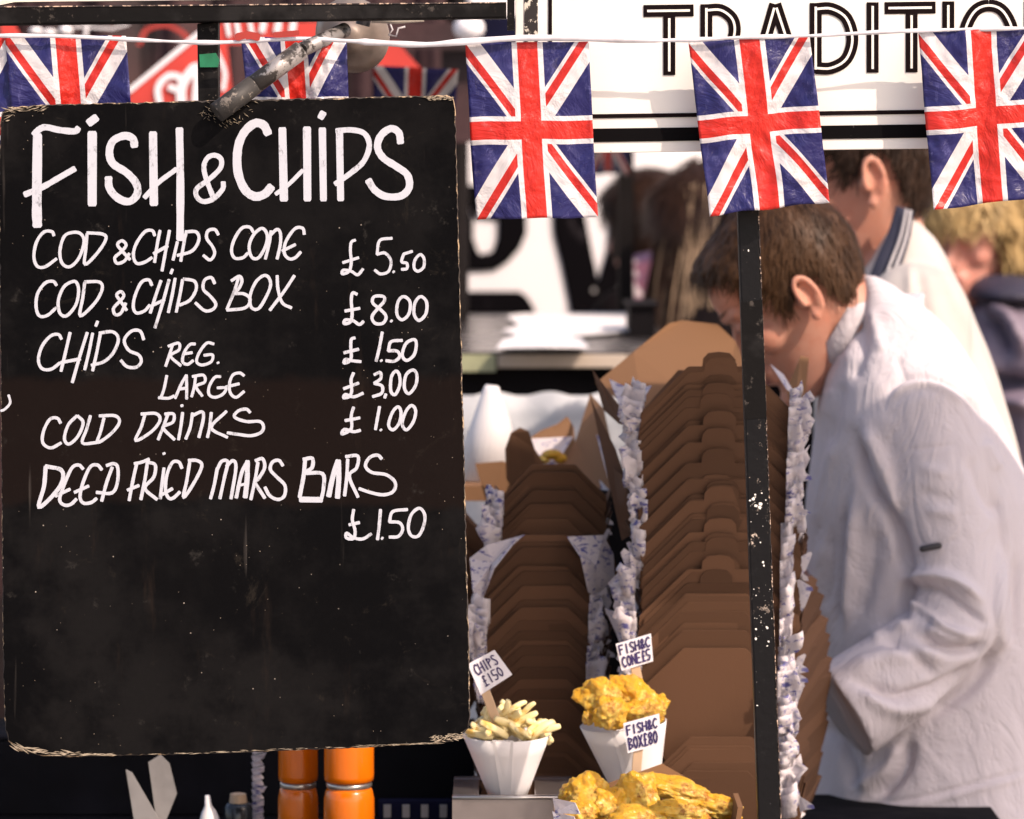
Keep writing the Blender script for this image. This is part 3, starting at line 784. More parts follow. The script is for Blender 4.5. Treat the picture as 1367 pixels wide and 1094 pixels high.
    line('painted_menu_line', 0, 290, k, 14, [
        [(250, 302), (235, 285), (200, 292), (166, 340), (160, 400), (175, 438), (210, 435), (248, 402)],
        [(320, 286), (282, 310), (258, 370), (265, 425), (295, 437), (335, 390), (348, 330), (340, 292), (320, 286)],
        [(375, 290), (366, 360), (355, 438), (420, 380), (452, 320), (440, 288), (375, 287)],
        [(560, 412), (532, 370), (516, 345), (535, 330), (548, 350), (525, 378), (502, 405), (510, 432), (535, 425), (556, 382)],
        [(672, 302), (658, 278), (625, 290), (597, 350), (590, 400), (605, 425), (640, 415), (662, 390)],
        [(712, 282), (690, 345), (665, 424)], [(748, 278), (720, 380), (686, 490)], [(665, 396), (728, 366)],
        [(775, 272), (762, 345), (745, 422)], [(763, 232), (756, 250)],
        [(808, 278), (795, 350), (780, 420)], [(812, 274), (860, 284), (868, 320), (840, 368), (795, 390)],
        [(950, 294), (935, 268), (905, 280), (900, 320), (930, 350), (955, 385), (940, 410), (905, 414), (865, 380)]])
    line('painted_menu_line', 300, 290, k, 14, [
        [(60, 272), (42, 330), (10, 408)], [(30, 282), (65, 262), (76, 285), (60, 320), (38, 338), (85, 340), (113, 365), (90, 402), (10, 412)],
        [(170, 260), (136, 290), (112, 350), (118, 400), (150, 405), (185, 350), (203, 300), (193, 266), (170, 260)],
        [(232, 260), (236, 320), (255, 380), (295, 402)], [(308, 260), (262, 330), (200, 412)]])
    line('painted_menu_line', 0, 290, k, 14, [
        [(272, 540), (258, 520), (225, 526), (187, 570), (170, 630), (185, 670), (225, 674), (265, 646)],
        [(310, 512), (292, 590), (270, 682)], [(386, 512), (352, 620), (320, 732)], [(270, 644), (355, 628)],
        [(410, 515), (393, 600), (375, 675)], [(432, 462), (424, 482)],
        [(445, 512), (428, 600), (410, 680)], [(440, 514), (498, 508), (524, 540), (502, 600), (460, 640), (405, 656)],
        [(636, 542), (620, 505), (582, 505), (550, 545), (570, 590), (613, 610), (625, 640), (602, 665), (562, 662), (535, 635)]])
    line('painted_menu_line', 0, 290, k, 13, [
        [(765, 562), (750, 610), (733, 660)], [(745, 572), (790, 558), (792, 588), (755, 615), (800, 658)],
        [(864, 562), (840, 565), (815, 600), (808, 640), (830, 652), (855, 635)], [(813, 606), (850, 600)],
        [(946, 562), (915, 558), (882, 600), (870, 640), (895, 655), (935, 640), (940, 610), (903, 612)], [(964, 643), (966, 647)]])
    line('painted_menu_line', 0, 290, k, 13, [
        [(738, 702), (726, 760), (712, 800)], [(702, 800), (745, 802), (770, 792)],
        [(775, 802), (802, 740), (825, 700)], [(825, 700), (826, 750), (826, 805)], [(792, 762), (828, 756)],
        [(866, 700), (860, 750), (848, 795)], [(852, 706), (900, 700), (906, 730), (868, 750), (895, 792)],
        [(976, 706), (950, 710), (926, 750), (925, 785), (950, 798), (985, 785), (1000, 757), (962, 756)],
        [(1080, 702), (1060, 690), (1030, 700), (1015, 740), (1020, 780), (1045, 798), (1080, 772)], [(1000, 752), (1058, 738)]])
    line('painted_menu_line', 0, 290, k, 14, [
        [(268, 912), (253, 890), (220, 896), (192, 950), (190, 1000), (225, 1022), (270, 1000)],
        [(340, 880), (302, 920), (285, 980), (305, 1005), (345, 970), (368, 910), (343, 880)],
        [(400, 880), (383, 940), (365, 1000), (430, 998)],
        [(460, 890), (445, 950), (432, 998), (490, 960), (528, 910), (510, 880), (440, 880)],
        [(642, 872), (625, 930), (600, 990), (670, 950), (708, 900), (690, 870), (625, 872)],
        [(745, 868), (722, 930), (700, 985)], [(730, 872), (768, 872), (765, 908), (722, 932), (772, 985)],
        [(808, 866), (800, 930), (790, 985)], [(804, 832), (806, 838)],
        [(852, 868), (842, 930), (822, 982)], [(850, 880), (893, 862), (900, 892), (880, 975)],
        [(935, 866), (928, 930), (918, 975)], [(1002, 860), (935, 932), (1006, 975)]])
    line('painted_menu_line', 300, 290, k, 14, [[(112, 865), (95, 850), (60, 858), (43, 885), (95, 905), (155, 905), (172, 930), (158, 955), (115, 968), (60, 962), (12, 955)]])
    k2 = 4.02
    line('painted_menu_line', 0, 580, k2, 18, [
        ([(245, 175), (236, 280), (208, 392), (290, 322), (335, 250), (328, 192), (245, 172)], 22),
        [(446, 186), (422, 165), (385, 182), (345, 270), (320, 350), (345, 380), (380, 376), (410, 348)], [(298, 332), (375, 295)],
        [(546, 190), (522, 165), (482, 178), (442, 270), (430, 340), (450, 370), (490, 366), (518, 345)], [(400, 312), (475, 278)],
        [(602, 178), (572, 260), (546, 358)], [(572, 168), (610, 158), (632, 180), (630, 260), (600, 315), (518, 312)],
        [(735, 152), (715, 240), (693, 355)], [(722, 158), (760, 150), (800, 134)], [(685, 300), (745, 275)],
        [(792, 142), (778, 240), (756, 350)], [(790, 150), (833, 165), (825, 230), (778, 290), (842, 350)],
        [(880, 182), (870, 260), (860, 345)], [(879, 101), (881, 106)],
        [(976, 182), (960, 150), (925, 152), (895, 220), (888, 300), (905, 342), (930, 342), (965, 310)], [(868, 325), (925, 292)],
        [(1018, 150), (1002, 250), (985, 340), (1040, 262), (1083, 172), (1060, 142), (1012, 140)],
        [(1166, 182), (1150, 270), (1130, 345)], [(1165, 190), (1190, 145), (1222, 150), (1205, 230), (1180, 345)], [(1215, 172), (1250, 142), (1266, 180), (1240, 345)]])
    line('painted_menu_line', 300, 580, k2, 18, [
        ([(62, 340), (90, 210), (122, 145)], 20), ([(122, 145), (120, 240), (110, 338)], 26), ([(76, 275), (116, 265)], 14),
        [(178, 152), (162, 250), (140, 350)], [(165, 142), (203, 132), (214, 180), (180, 240), (164, 260), (215, 342)],
        [(312, 168), (290, 140), (256, 150), (245, 190), (280, 230), (323, 275), (320, 330), (286, 350), (242, 330), (216, 285)],
        ([(432, 132), (422, 230), (402, 338)], 22), ([(422, 135), (470, 130), (468, 180), (430, 208), (525, 212), (530, 290), (518, 348)], 20), ([(405, 350), (520, 352)], 30),
        ([(558, 332), (580, 230), (608, 142)], 28), ([(610, 142), (612, 240), (605, 340)], 28),
        [(660, 135), (655, 230), (643, 330)], [(650, 120), (714, 117), (708, 180), (668, 225), (715, 337)],
        [(842, 132), (820, 112), (778, 125), (755, 170), (790, 205), (868, 218), (915, 260), (903, 308), (850, 325), (780, 312), (722, 292)]])
    # prices
    line('painted_price', 300, 290, k, 13, [
        [(578, 102), (560, 112), (556, 150), (560, 200), (550, 240), (520, 252), (525, 235), (560, 240), (588, 256), (612, 230)], [(523, 202), (592, 180)],
        [(740, 94), (686, 104), (674, 165)], [(674, 165), (710, 160), (736, 195), (725, 240), (690, 252), (664, 235)], [(746, 241), (749, 244)],
        [(830, 152), (792, 164)], [(792, 164), (783, 198), (806, 205), (806, 228), (783, 232)],
        [(865, 166), (842, 190), (838, 225), (855, 240), (880, 222), (882, 185), (865, 166)]])
    line('painted_price', 300, 290, k, 14, [
        [(585, 342), (566, 336), (560, 370), (564, 430), (555, 465), (528, 472), (535, 455), (570, 460), (595, 476), (614, 462)], [(533, 416), (597, 404)],
        [(702, 352), (662, 352), (655, 380), (690, 410), (714, 440), (700, 470), (665, 470), (652, 440), (682, 400), (706, 372), (702, 352)], [(736, 459), (739, 462)],
        [(792, 352), (767, 375), (762, 430), (785, 455), (815, 428), (820, 376), (792, 352)],
        [(867, 352), (842, 380), (838, 430), (860, 458), (890, 428), (893, 376), (867, 352)]])
    line('painted_price', 300, 290, k, 14, [
        [(576, 535), (560, 542), (558, 580), (560, 620), (550, 640), (528, 646), (535, 630), (565, 636), (602, 640)], [(528, 601), (592, 585)],
        [(697, 510), (684, 580), (670, 638)], [(692, 634), (694, 637)],
        [(785, 546), (736, 552), (724, 592)], [(724, 592), (763, 594), (774, 618), (750, 638), (714, 636)],
        [(837, 542), (802, 560), (786, 610), (805, 635), (838, 610), (848, 562), (837, 542)]])
    line('painted_price', 300, 290, k, 14, [
        [(570, 690), (559, 722), (562, 770), (550, 795), (526, 800), (535, 785), (570, 796), (612, 780)], [(527, 760), (592, 735)],
        [(662, 698), (688, 688), (690, 715), (662, 736)], [(662, 736), (696, 748), (694, 780), (655, 795)], [(713, 784), (708, 800)],
        [(756, 682), (737, 710), (735, 770), (755, 785), (775, 742), (772, 697), (756, 682)],
        [(832, 677), (802, 700), (795, 755), (815, 782), (845, 745), (850, 697), (832, 677)]])
    line('painted_price', 300, 290, k, 14, [
        [(570, 842), (560, 880), (562, 930), (545, 950), (518, 960), (530, 940), (570, 950), (600, 944)], [(533, 901), (597, 889)],
        [(685, 840), (676, 890), (667, 940)], [(690, 941), (692, 944)],
        [(766, 840), (742, 865), (725, 920), (745, 942), (773, 910), (780, 862), (766, 840)],
        [(827, 834), (802, 860), (785, 915), (805, 942), (835, 905), (845, 857), (827, 834)]])
    line('painted_price', 300, 580, k2, 17, [
        [(692, 405), (685, 460), (700, 520), (690, 560), (653, 556), (655, 530), (690, 555), (740, 562), (786, 535)], [(668, 486), (722, 474)],
        [(836, 405), (830, 480), (820, 565)], [(843, 557), (847, 560)],
        [(980, 404), (902, 415), (884, 470)], [(884, 470), (938, 475), (955, 510), (932, 548), (884, 552)],
        [(1045, 397), (1002, 430), (985, 500), (1002, 545), (1040, 545), (1068, 490), (1073, 432), (1045, 397)]])
    line('painted_mark', 0, 290, k, 11, [[(38, 788), (45, 822), (22, 850), (4, 858)]])
chalkboard()

# steel tube clamping the board
def tube():
    a, b = P(289, 151, 3.903), P(402, 67, 3.936)
    t = thing('clamp_tube', a, 'scuffed steel tube slanting across the top edge of the chalkboard', 'tube')
    d = (b - a)
    MB().tube([a + d * .42, b], .0105, 24).build('bare_end', 'tube', t, False)
    mb = MB(); mb.tube([a, a + d * .42 + d * .02], .0112, 24); mb.build('taped_end', 'tubeblack', t)
    mb = MB(); mb.tube([b, b + d * .5 + V((0, .05, -.01))], .008, 16); mb.build('inner_rod', 'tube', t)
    for o in t.children:
        for p in o.data.polygons: p.use_smooth = len(p.vertices) == 4
tube()

def lamp():
    c = P(466, 50, 4.12); t = thing('clamp_lamp', c, 'round brown metal lamp bowl hanging under the black rail', 'lamp')
    prof = [(.002, -.014), (.010, -.013), (.016, -.009), (.020, -.004), (.031, -.001), (.0385, .004), (.041, .009), (.0435, .011), (.0435, .013), (.041, .0115), (.031, .002), (.016, -.006), (.002, -.010)]
    mb = MB(); seg = 40; rings = []
    for r_, h in prof: rings.append([V((r_ * math.cos(2 * math.pi * k / seg), h, r_ * math.sin(2 * math.pi * k / seg))) for k in range(seg)])
    mb.loft(rings); rot = Matrix.Translation(c) @ Matrix.Rotation(R(14), 4, 'X') @ Matrix.Rotation(R(-16), 4, 'Z'); mb.xf(rot)
    mb.build('bowl', 'lamp', t, True)
    mb = MB(); mb.ellipsoid((0, .008, 0), (.012, .012, .012)); mb.xf(rot); mb.build('bulb', 'lamp', t, True)
    mb = MB(); mb.tube([P(486, 26, 4.08), P(484, 34, 4.08)], .008, 14); mb.build('knob', 'btn', t)
    mb = MB(); mb.tube([P(496, 27, 4.07), P(530, 28, 4.07), P(566, 25, 4.07)], .0036, 10); mb.build('cable_sleeve', 'cream', t, True)
    mb = MB(); mb.tube([P(520, 30, 4.07), P(524, 40, 4.068), P(519, 47, 4.07), P(529, 49, 4.07), P(532, 38, 4.07), P(541, 36, 4.07)], .0012, 6); mb.build('loose_wire', 'tape', t, True)
lamp()

# ------------------------------------------------------------------ bunting
def string():
    Yp = [(-160, 50), (0, 48), (90, 49), (172, 53), (262, 57), (320, 56), (400, 52), (465, 55), (560, 60), (620, 56), (700, 51), (800, 52), (900, 54), (1000, 50), (1085, 48), (1160, 44), (1230, 41), (1367, 38), (1460, 36)]
    c = smooth_curve(Yp, 8); mb = MB(); rings = []
    for i, q in enumerate(c):
        h = (2.6 + 1.9 * noise.noise(V((q.x * .02, 0, 3))) + (1.6 if 480 < q.x < 880 else 0)) / 1230
        tw = .6 * noise.noise(V((q.x * .015, 5, 0)))
        p = P(q.x, q.y, 3.955 + .003 * noise.noise(V((q.x * .01, 9, 0))))
        a = V((0, math.sin(tw) * h, math.cos(tw) * h)); b = V((0, .0006, 0))
        rings.append([p - a - b, p + a - b, p + a + b, p - a + b])
    mb.loft(rings); o = mb.build('bunting_tape', 'tape', None, True)
    tag(o, 'thin white tape strung across carrying the row of flags', 'bunting tape')
string()

def flag(name, corners, Y, label, v0=0., amp=.005, seed=0, lift=0, nx=44, ny=60, curl=0, group='union flags along the white tape', mat='flag'):
    """corners TL TR BR BL in photo pixels; cloth hangs from the tape"""
    TL, TR, BR, BL = [V(c) for c in corners]
    vs = []; uvs = []; rd = V((seed * 3.7, seed * 1.3, seed * 5.1))
    cen = P((TL.x + TR.x) / 2, TL.y, Y)
    for j in range(ny + 1):
        v = j / ny
        for i in range(nx + 1):
            u = i / nx
            q = (TL * (1 - u) + TR * u) * (1 - v) + (BL * (1 - u) + BR * u) * v
            q = q + V((2.5 * noise.noise(V((u * .5, v * 3, 1)) + rd) * (v + .1), 2.2 * noise.noise(V((u * 4, v * .5, 2)) + rd) * (.3 + v)))
            p = P(q.x, q.y, Y)
            d = amp * 1.45 * (noise.noise(V((u * 2.2 + v, v * 1.6, 0)) + rd) * 1.6 * (v ** .6 + .12)
                       + .5 * noise.noise(V((u * 5 + v * 2, v * 3.0, 7)) + rd)
                       + .30 * (abs(noise.noise(V((u * 8 - v * 4, v * 7, 9)) + rd)) - .3)
                       + .22 * (abs(noise.noise(V((u * 13 + v * 9, v * 15, 4)) + rd)) - .3))
            p.y += d - curl * v * v * .01
            vs.append(p); uvs.append((u, 1 - (v0 + v * (1 - v0))))
    fs = [(j * (nx + 1) + i, (j + 1) * (nx + 1) + i, (j + 1) * (nx + 1) + i + 1, j * (nx + 1) + i + 1) for j in range(ny) for i in range(nx)]
    base = cen
    me = newmesh(name, [p - base for p in vs], fs, mat, True)
    ul = me.uv_layers.new(name='UVMap')
    for lp in me.loops: ul.data[lp.index].uv = uvs[lp.vertex_index]
    o = link(name, me); o.location = base
    so = o.modifiers.new('s', 'SOLIDIFY'); so.thickness = .0003; so.offset = 0
    tag(o, label, 'flag', group)
    return o
flag('union_flag', [(-150, 58), (8, 50), (34, 284), (-128, 292)], 3.965, 'union flag cut off by the left end of the photo', seed=1)
flag('union_flag', [(6, 47), (168, 48), (186, 284), (30, 290)], 3.965, 'union flag hanging behind the left part of the chalkboard top', seed=2, v0=.03)
flag('union_flag', [(321, 48), (463, 55), (470, 270), (345, 282)], 3.972, 'twisted union flag behind the slanting steel tube', seed=3, amp=.009, v0=.11)
flag('union_flag', [(621, 57), (786, 56), (797, 290), (634, 294)], 3.962, 'union flag hanging between chalkboard and white fascia lettering', seed=4, amp=.004)
flag('union_flag', [(919, 57), (1081, 47), (1109, 270), (947, 289)], 3.960, 'union flag above the leaning black pole', seed=5, amp=.006)
flag('union_flag', [(1226, 44), (1392, 36), (1404, 262), (1246, 281)], 3.958, 'union flag above the blonde woman at the right', seed=6, amp=.007)
flag('small_dim_flag', [(498, 88), (612, 93), (600, 252), (500, 250)], 5.4, 'small dim union flag with painted-in shade behind the chalkboard corner', seed=8, nx=20, ny=24, group='background flags', mat='shaded_flag')
flag('small_dim_flag', [(1166, 120), (1262, 120), (1262, 236), (1168, 232)], 7.6, 'union flag far behind the second cook under the fascia', seed=9, nx=16, ny=16, group='background flags', mat='shaded_flag')
flag('small_dim_flag', [(780, 140), (842, 140), (838, 233), (786, 233)], 7.6, 'union flag seen against the dark post under the fascia', seed=11, nx=16, ny=16, group='background flags', mat='shaded_flag')
# flag rim folded up over the tape
mb = MB(); stroke(mb, [(316, 50), (330, 47), (345, 50)], 10, 3.952); stroke(mb, [(366, 47), (398, 44)], 7, 3.951)
o = mb.build('folded_rim', 'redcloth'); o.parent = bpy.data.objects['union_flag.002']; o.matrix_parent_inverse = Matrix.Translation(o.parent.location).inverted()

# ================================================================== serving table
def table():
    t = thing('serving_table', (0, 4.6, 0), 'long black draped serving table under the food and boxes', 'table')
    o = MB().box((-1.2, 4.12, .775), (.62, 4.86, .80)).build('table_top', 'blackcloth', t); bevel(o)
    mb = MB(); n = 90; vs = []
    for i in range(n + 1):
        x = -1.2 + 1.82 * i / n
        vs += [(x, 4.118 - .0 , .775), (x, 4.10 - .02 * math.sin(i * .9), .03)]
    mb.add(vs, [(2 * i, 2 * i + 1, 2 * i + 3, 2 * i + 2) for i in range(n)]); o = mb.build('drape', 'blackcloth', t, True)
    so = o.modifiers.new('s', 'SOLIDIFY'); so.thickness = .003; so.offset = 0
    for x in (-1.15, .56):
        for y in (4.2, 4.8): MB().box((x, y, 0), (x + .04, y + .04, .775)).build('leg', 'post', t)
    # dark crate added to imitate black shade behind the bottles
    t = thing('dark_backing_crate', (P(300, 0, 4.78).x, 4.7, .80), 'black crate added for the dark shade behind the orange bottles under the chalkboard', 'backing')
    xa, xb = P(-120, 0, 4.8).x, P(634, 0, 4.8).x; zt = P(0, 990, 4.7).z
    for a, b, nm in (((xa, 4.70, .801), (xb, 4.712, zt), 'dark_backing_front'), ((xa, 4.84, .801), (xb, 4.852, zt), 'dark_backing_rear'), ((xa, 4.713, .801), (xa + .012, 4.839, zt), 'dark_backing_side'), ((xb - .012, 4.713, .801), (xb, 4.839, zt), 'dark_backing_side'), ((xa, 4.70, zt + .0005), (xb, 4.852, zt + .006), 'lid')):  # sides and lid of the added dark crate
        o = MB().box(a, b).build(nm, 'blackcloth', t); bevel(o)
table()

# ================================================================== nested kraft boxes
def slab(pts3, th, mb):
    """sheet polygon with thickness th along its own normal"""
    p = [V(q) for q in pts3]; n = (p[1] - p[0]).cross(p[2] - p[0]).normalized() * th
    mb.prism(p, n)

FRONT_LEAN = .30
def front_pt(x, z):                      # leaning front wall: higher = nearer the viewer
    return V((x, -.046 - z * FRONT_LEAN, z))

def box_meshes(tab, w=.095, flat=.036, sh=.082, ht=.140, flapL=1, flapR=1):
    mb = MB()
    pts = [(-.055, 0), (.055, 0), (w, sh - .012), (w * .985, sh), (flat + .002, ht - .001), (flat, ht)]
    if tab: pts += [(.020, ht), (.019, ht + .010), (.013, ht + .0165), (0, ht + .018), (-.013, ht + .0165), (-.019, ht + .010), (-.020, ht)]
    pts += [(-flat, ht), (-flat - .002, ht - .001), (-w * .985, sh), (-w, sh - .012)]
    mb.prism([front_pt(*p) for p in pts], V((0, .0011, .0002)))
    front = mb.mesh('box_front', 'kraft')
    sides = []
    for s_ in (-1, 1):
        mb = MB()
        q = [V((s_ * .055, -.045, .0)), V((s_ * w * .98, -.046 - .07 * FRONT_LEAN, .066)), V((s_ * (w + .006), -.034, .086)), V((s_ * (w + .012), .0, .094)), V((s_ * (w + .010), .04, .090)), V((s_ * (w), .058, .074)), V((s_ * .055, .045, 0))]
        mb.prism(q, V((s_ * .0011, 0, .0004))); sides.append(mb.mesh('box_side', 'kraft'))
    mb = MB(); mb.prism([V((-.055, .046, 0)), V((.055, .046, 0)), V((w * .9, .066, .075)), V((.04, .08, .125)), V((-.04, .08, .125)), V((-w * .9, .066, .075))], V((0, .0011, 0)))
    back = mb.mesh('box_back', 'kraft')
    mb = MB(); mb.box((-.054, -.045, 0), (.054, .045, .0011)); base = mb.mesh('box_base', 'kraft')
    return front, sides, back, base

def liner_mesh(seed, w=.095, n=1):
    """crumpled printed paper sticking out left and right between the walls"""
    rnd = random.Random(seed); res = []
    for s_ in (-1, 1):
        mb = MB()
        for k in range(n):
            y = -.050 + .085 * rnd.random() - .010; z0 = .055 + .02 * rnd.random()
            L = rnd.uniform(.016, .036); a = rnd.uniform(.1, 1.1); wd = rnd.uniform(.006, .012)
            x0 = s_ * (w - .014 + rnd.uniform(-.004, .004))
            d = V((s_ * math.cos(a), rnd.uniform(-.5, .2), math.sin(a))) * L
            side = V((-s_ * math.sin(a), rnd.uniform(-.5, .5), math.cos(a))).normalized() * wd
            p0 = V((x0, y, z0)); m_ = p0 + d * .55 + V((0, rnd.uniform(-.004, .004), rnd.uniform(-.004, .004))); e = p0 + d + V((s_ * rnd.uniform(-.004, .006), 0, rnd.uniform(-.007, .005)))
            v = [p0 - side, p0 + side, m_ + side * .8, m_ - side * .9, e + side * .25, e - side * rnd.uniform(0, .5)]
            mb.add(v, [(0, 1, 2, 3), (3, 2, 4, 5)])
        # the sheet the ruffle belongs to, lying inside the wall
        res.append(mb.mesh('liner', 'liner'))
    return res

FT = box_meshes(True); FP = box_meshes(False)
LIN = [liner_mesh(s_) for s_ in range(8)]

def make_box(loc, rz, meshes, scale, label, group, liner=None, tilt=0, name='takeaway_box', dark=None):
    front, sides, back, base = meshes
    t = thing(name, loc, label, 'takeaway box', group)
    t.rotation_euler = (tilt, 0, rz); t.scale = (scale, scale, scale)
    parts = [('front_wall', front), ('side_wall', sides[0]), ('side_wall', sides[1]), ('back_wall', back), ('base', base)]
    if liner is not None: parts += [('paper_liner', q) for q in liner]
    for nm, me in parts:
        o = bpy.data.objects.new(nm, me); COL.objects.link(o); o.parent = t
    return t

def stack(Y, tops, cx, scale, meshes_for, label_of, group, seed, hidden=.0, back_at=0):
    """tops: photo rows of each box's upper edge (first = top of the stack); cx(row)->column"""
    rnd = random.Random(seed); out = []
    for k, row in enumerate(tops):
        c = P(cx(row), row, Y - .088 * scale)
        base = V((c.x + rnd.gauss(0, .0018), Y + rnd.gauss(0, .0020), c.z - .140 * scale))
        out.append(make_box(base, rnd.gauss(0, .014), meshes_for(k), scale * (1 + rnd.gauss(0, .006)), label_of(k, len(tops)), group,
                            LIN[rnd.randrange(8)] if rnd.random() < .55 else None, rnd.gauss(0, .016)))
    return out

# tall stack behind the leaning pole: bottom boxes appear first in the photo's lower edge
rows = []
r_ = 487.
rnd = random.Random(12)
while r_ < 792: rows.append(r_); r_ += rnd.choice([4, 5, 5, 6, 10])
rows.append(796.)
r_ = 803.
while r_ < 872: rows.append(r_); r_ += rnd.choice([5, 6, 9])
PLAIN = rows[-1]
rows += [985., 994., 1003., 1012., 1021., 1030., 1039.]
NR = len(rows)
ORD = ['', 'first', 'second', 'third', 'fourth', 'fifth', 'sixth', 'seventh', 'eighth', 'ninth', 'tenth', 'eleventh', 'twelfth', 'thirteenth', 'fourteenth', 'fifteenth', 'sixteenth', 'seventeenth', 'eighteenth', 'nineteenth']
TENS = {2: 'twent', 3: 'thirt', 4: 'fort', 5: 'fift', 6: 'sixt', 7: 'sevent'}
def nth(n): return ORD[n] if n < 20 else (TENS[n // 10] + 'ieth' if n % 10 == 0 else TENS[n // 10] + 'y-' + ORD[n % 10])
def rlabel(k, n):
    if k == 0: return 'kraft takeaway box with round tab on top of the tallest stack, behind the pole'
    if rows[k] == 985.: return 'plain kraft takeaway box standing proud near the bottom of the tallest stack'
    return 'kraft takeaway box, %s from the top of the tallest stack behind the leaning pole' % nth(k + 1)
tall = stack(4.50, rows, lambda y: 962 - (y - 487) * .010 + (4 * math.sin(y * .02)), 1.0, lambda k: FT if (rows[k] < 790 and k % 7 in (0, 1, 2, 3, 6)) else FP, rlabel, 'boxes nested in the tallest stack', 5)
def grease(host, marks):
    o = None
    mb = MB(); rnd = random.Random(9)
    for (x, z, r_) in marks:
        c = front_pt(x, z) + V((0, -.0004, 0))
        mb.add([c + V((math.cos(a) * r_ * rnd.uniform(.6, 1.3), -math.sin(a) * r_ * FRONT_LEAN, math.sin(a) * r_ * rnd.uniform(.6, 1.1))) for a in [2 * math.pi * q / 9 for q in range(9)]], [tuple(range(9))[::-1]])
    me = mb.mesh('grease', 'grease'); o = bpy.data.objects.new('grease_spot', me); COL.objects.link(o); o.parent = host
grease(tall[rows.index(985.)], [(-.004, .098, .0035), (.003, .100, .0022), (.008, .106, .0022)])
grease(tall[rows.index(PLAIN)], [(-.052, .074, .0034), (-.045, .076, .0028), (-.038, .073, .0042), (-.031, .077, .0026), (-.050, .092, .0022), (-.036, .096, .0032), (-.033, .089, .0024), (-.012, .098, .0032), (-.006, .088, .002), (-.024, .074, .0030), (-.016, .072, .0024)])

# left stack: narrower top group, wider lower group
rows2 = []; r_ = 621.
while r_ < 706: rows2.append(r_); r_ += rnd.choice([6, 7, 8])
n_top = len(rows2)
rows2b = [716.]; r_ = 724.
while r_ < 1050: rows2b.append(r_); r_ += rnd.choice([5, 6, 7, 7, 11])
def llabel(k, n): return 'topmost kraft box of the shorter stack, with food box open behind' if k == 0 else 'kraft takeaway box, %s from the top in the narrow upper part of the shorter stack' % nth(k + 1)
def llabel2(k, n): return 'kraft takeaway box topping the wider lower part of the shorter stack' if k == 0 else 'kraft takeaway box, %s down in the wider lower part of the shorter stack' % nth(k + 1)
stack(4.62, rows2, lambda y: 740 - (y - 621) * .10, .69, lambda k: FP, llabel, 'boxes in the upper part of the shorter stack', 3)
stack(4.60, rows2b, lambda y: 727 - (y - 716) * .01, .78, lambda k: FP, llabel2, 'boxes in the lower part of the shorter stack', 4)
# third stack mostly behind the chalkboard
rows3 = []; r_ = 668.
while r_ < 862: rows3.append(r_); r_ += rnd.choice([9, 12, 10])
stack(4.775, rows3, lambda y: 568 - (y - 668) * .012, .82, lambda k: FP, lambda k, n: 'kraft takeaway box, %s from the top of the stack mostly hidden by the chalkboard' % nth(k + 1), 'boxes in the hidden stack', 6)

# ------------------------------------------------------------------ open box with food behind the left stack
def open_box():
    t = thing('open_food_box', P(745, 700, 4.92), 'open kraft box with ragged flaps and yellow food behind the shorter stack', 'takeaway box')
    K = 'kraft_light'
    panel('left_flap', [(674, 600, 4.84), (682, 578, 4.84), (694, 571, 4.84), (706, 576, 4.84), (714, 600, 4.85), (726, 618, 4.87), (712, 700, 4.87), (676, 640, 4.85)], 'kraft', t, .0015)
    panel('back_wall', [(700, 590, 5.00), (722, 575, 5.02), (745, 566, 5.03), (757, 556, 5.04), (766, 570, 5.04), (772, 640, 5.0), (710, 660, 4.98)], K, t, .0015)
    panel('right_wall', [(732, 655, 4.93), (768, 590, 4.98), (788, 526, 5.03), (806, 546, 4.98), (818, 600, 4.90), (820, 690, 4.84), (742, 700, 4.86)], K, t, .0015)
    panel('left_wall', [(634, 619, 4.90), (672, 616, 4.91), (702, 632, 4.93), (720, 700, 4.93), (655, 690, 4.90)], K, t, .0015)
    panel('paper_liner', [(706, 586, 4.95), (720, 600, 4.97), (765, 583, 4.97), (748, 612, 4.94), (732, 640, 4.93), (716, 620, 4.93)], 'liner', t, .0006)
    panel('paper_liner', [(796, 580, 4.90), (815, 596, 4.86), (812, 640, 4.86), (804, 612, 4.88)], 'liner', t, .0006)
    panel('paper_liner', [(800, 640, 4.85), (818, 660, 4.82), (810, 690, 4.82)], 'liner', t, .0006)
open_box()

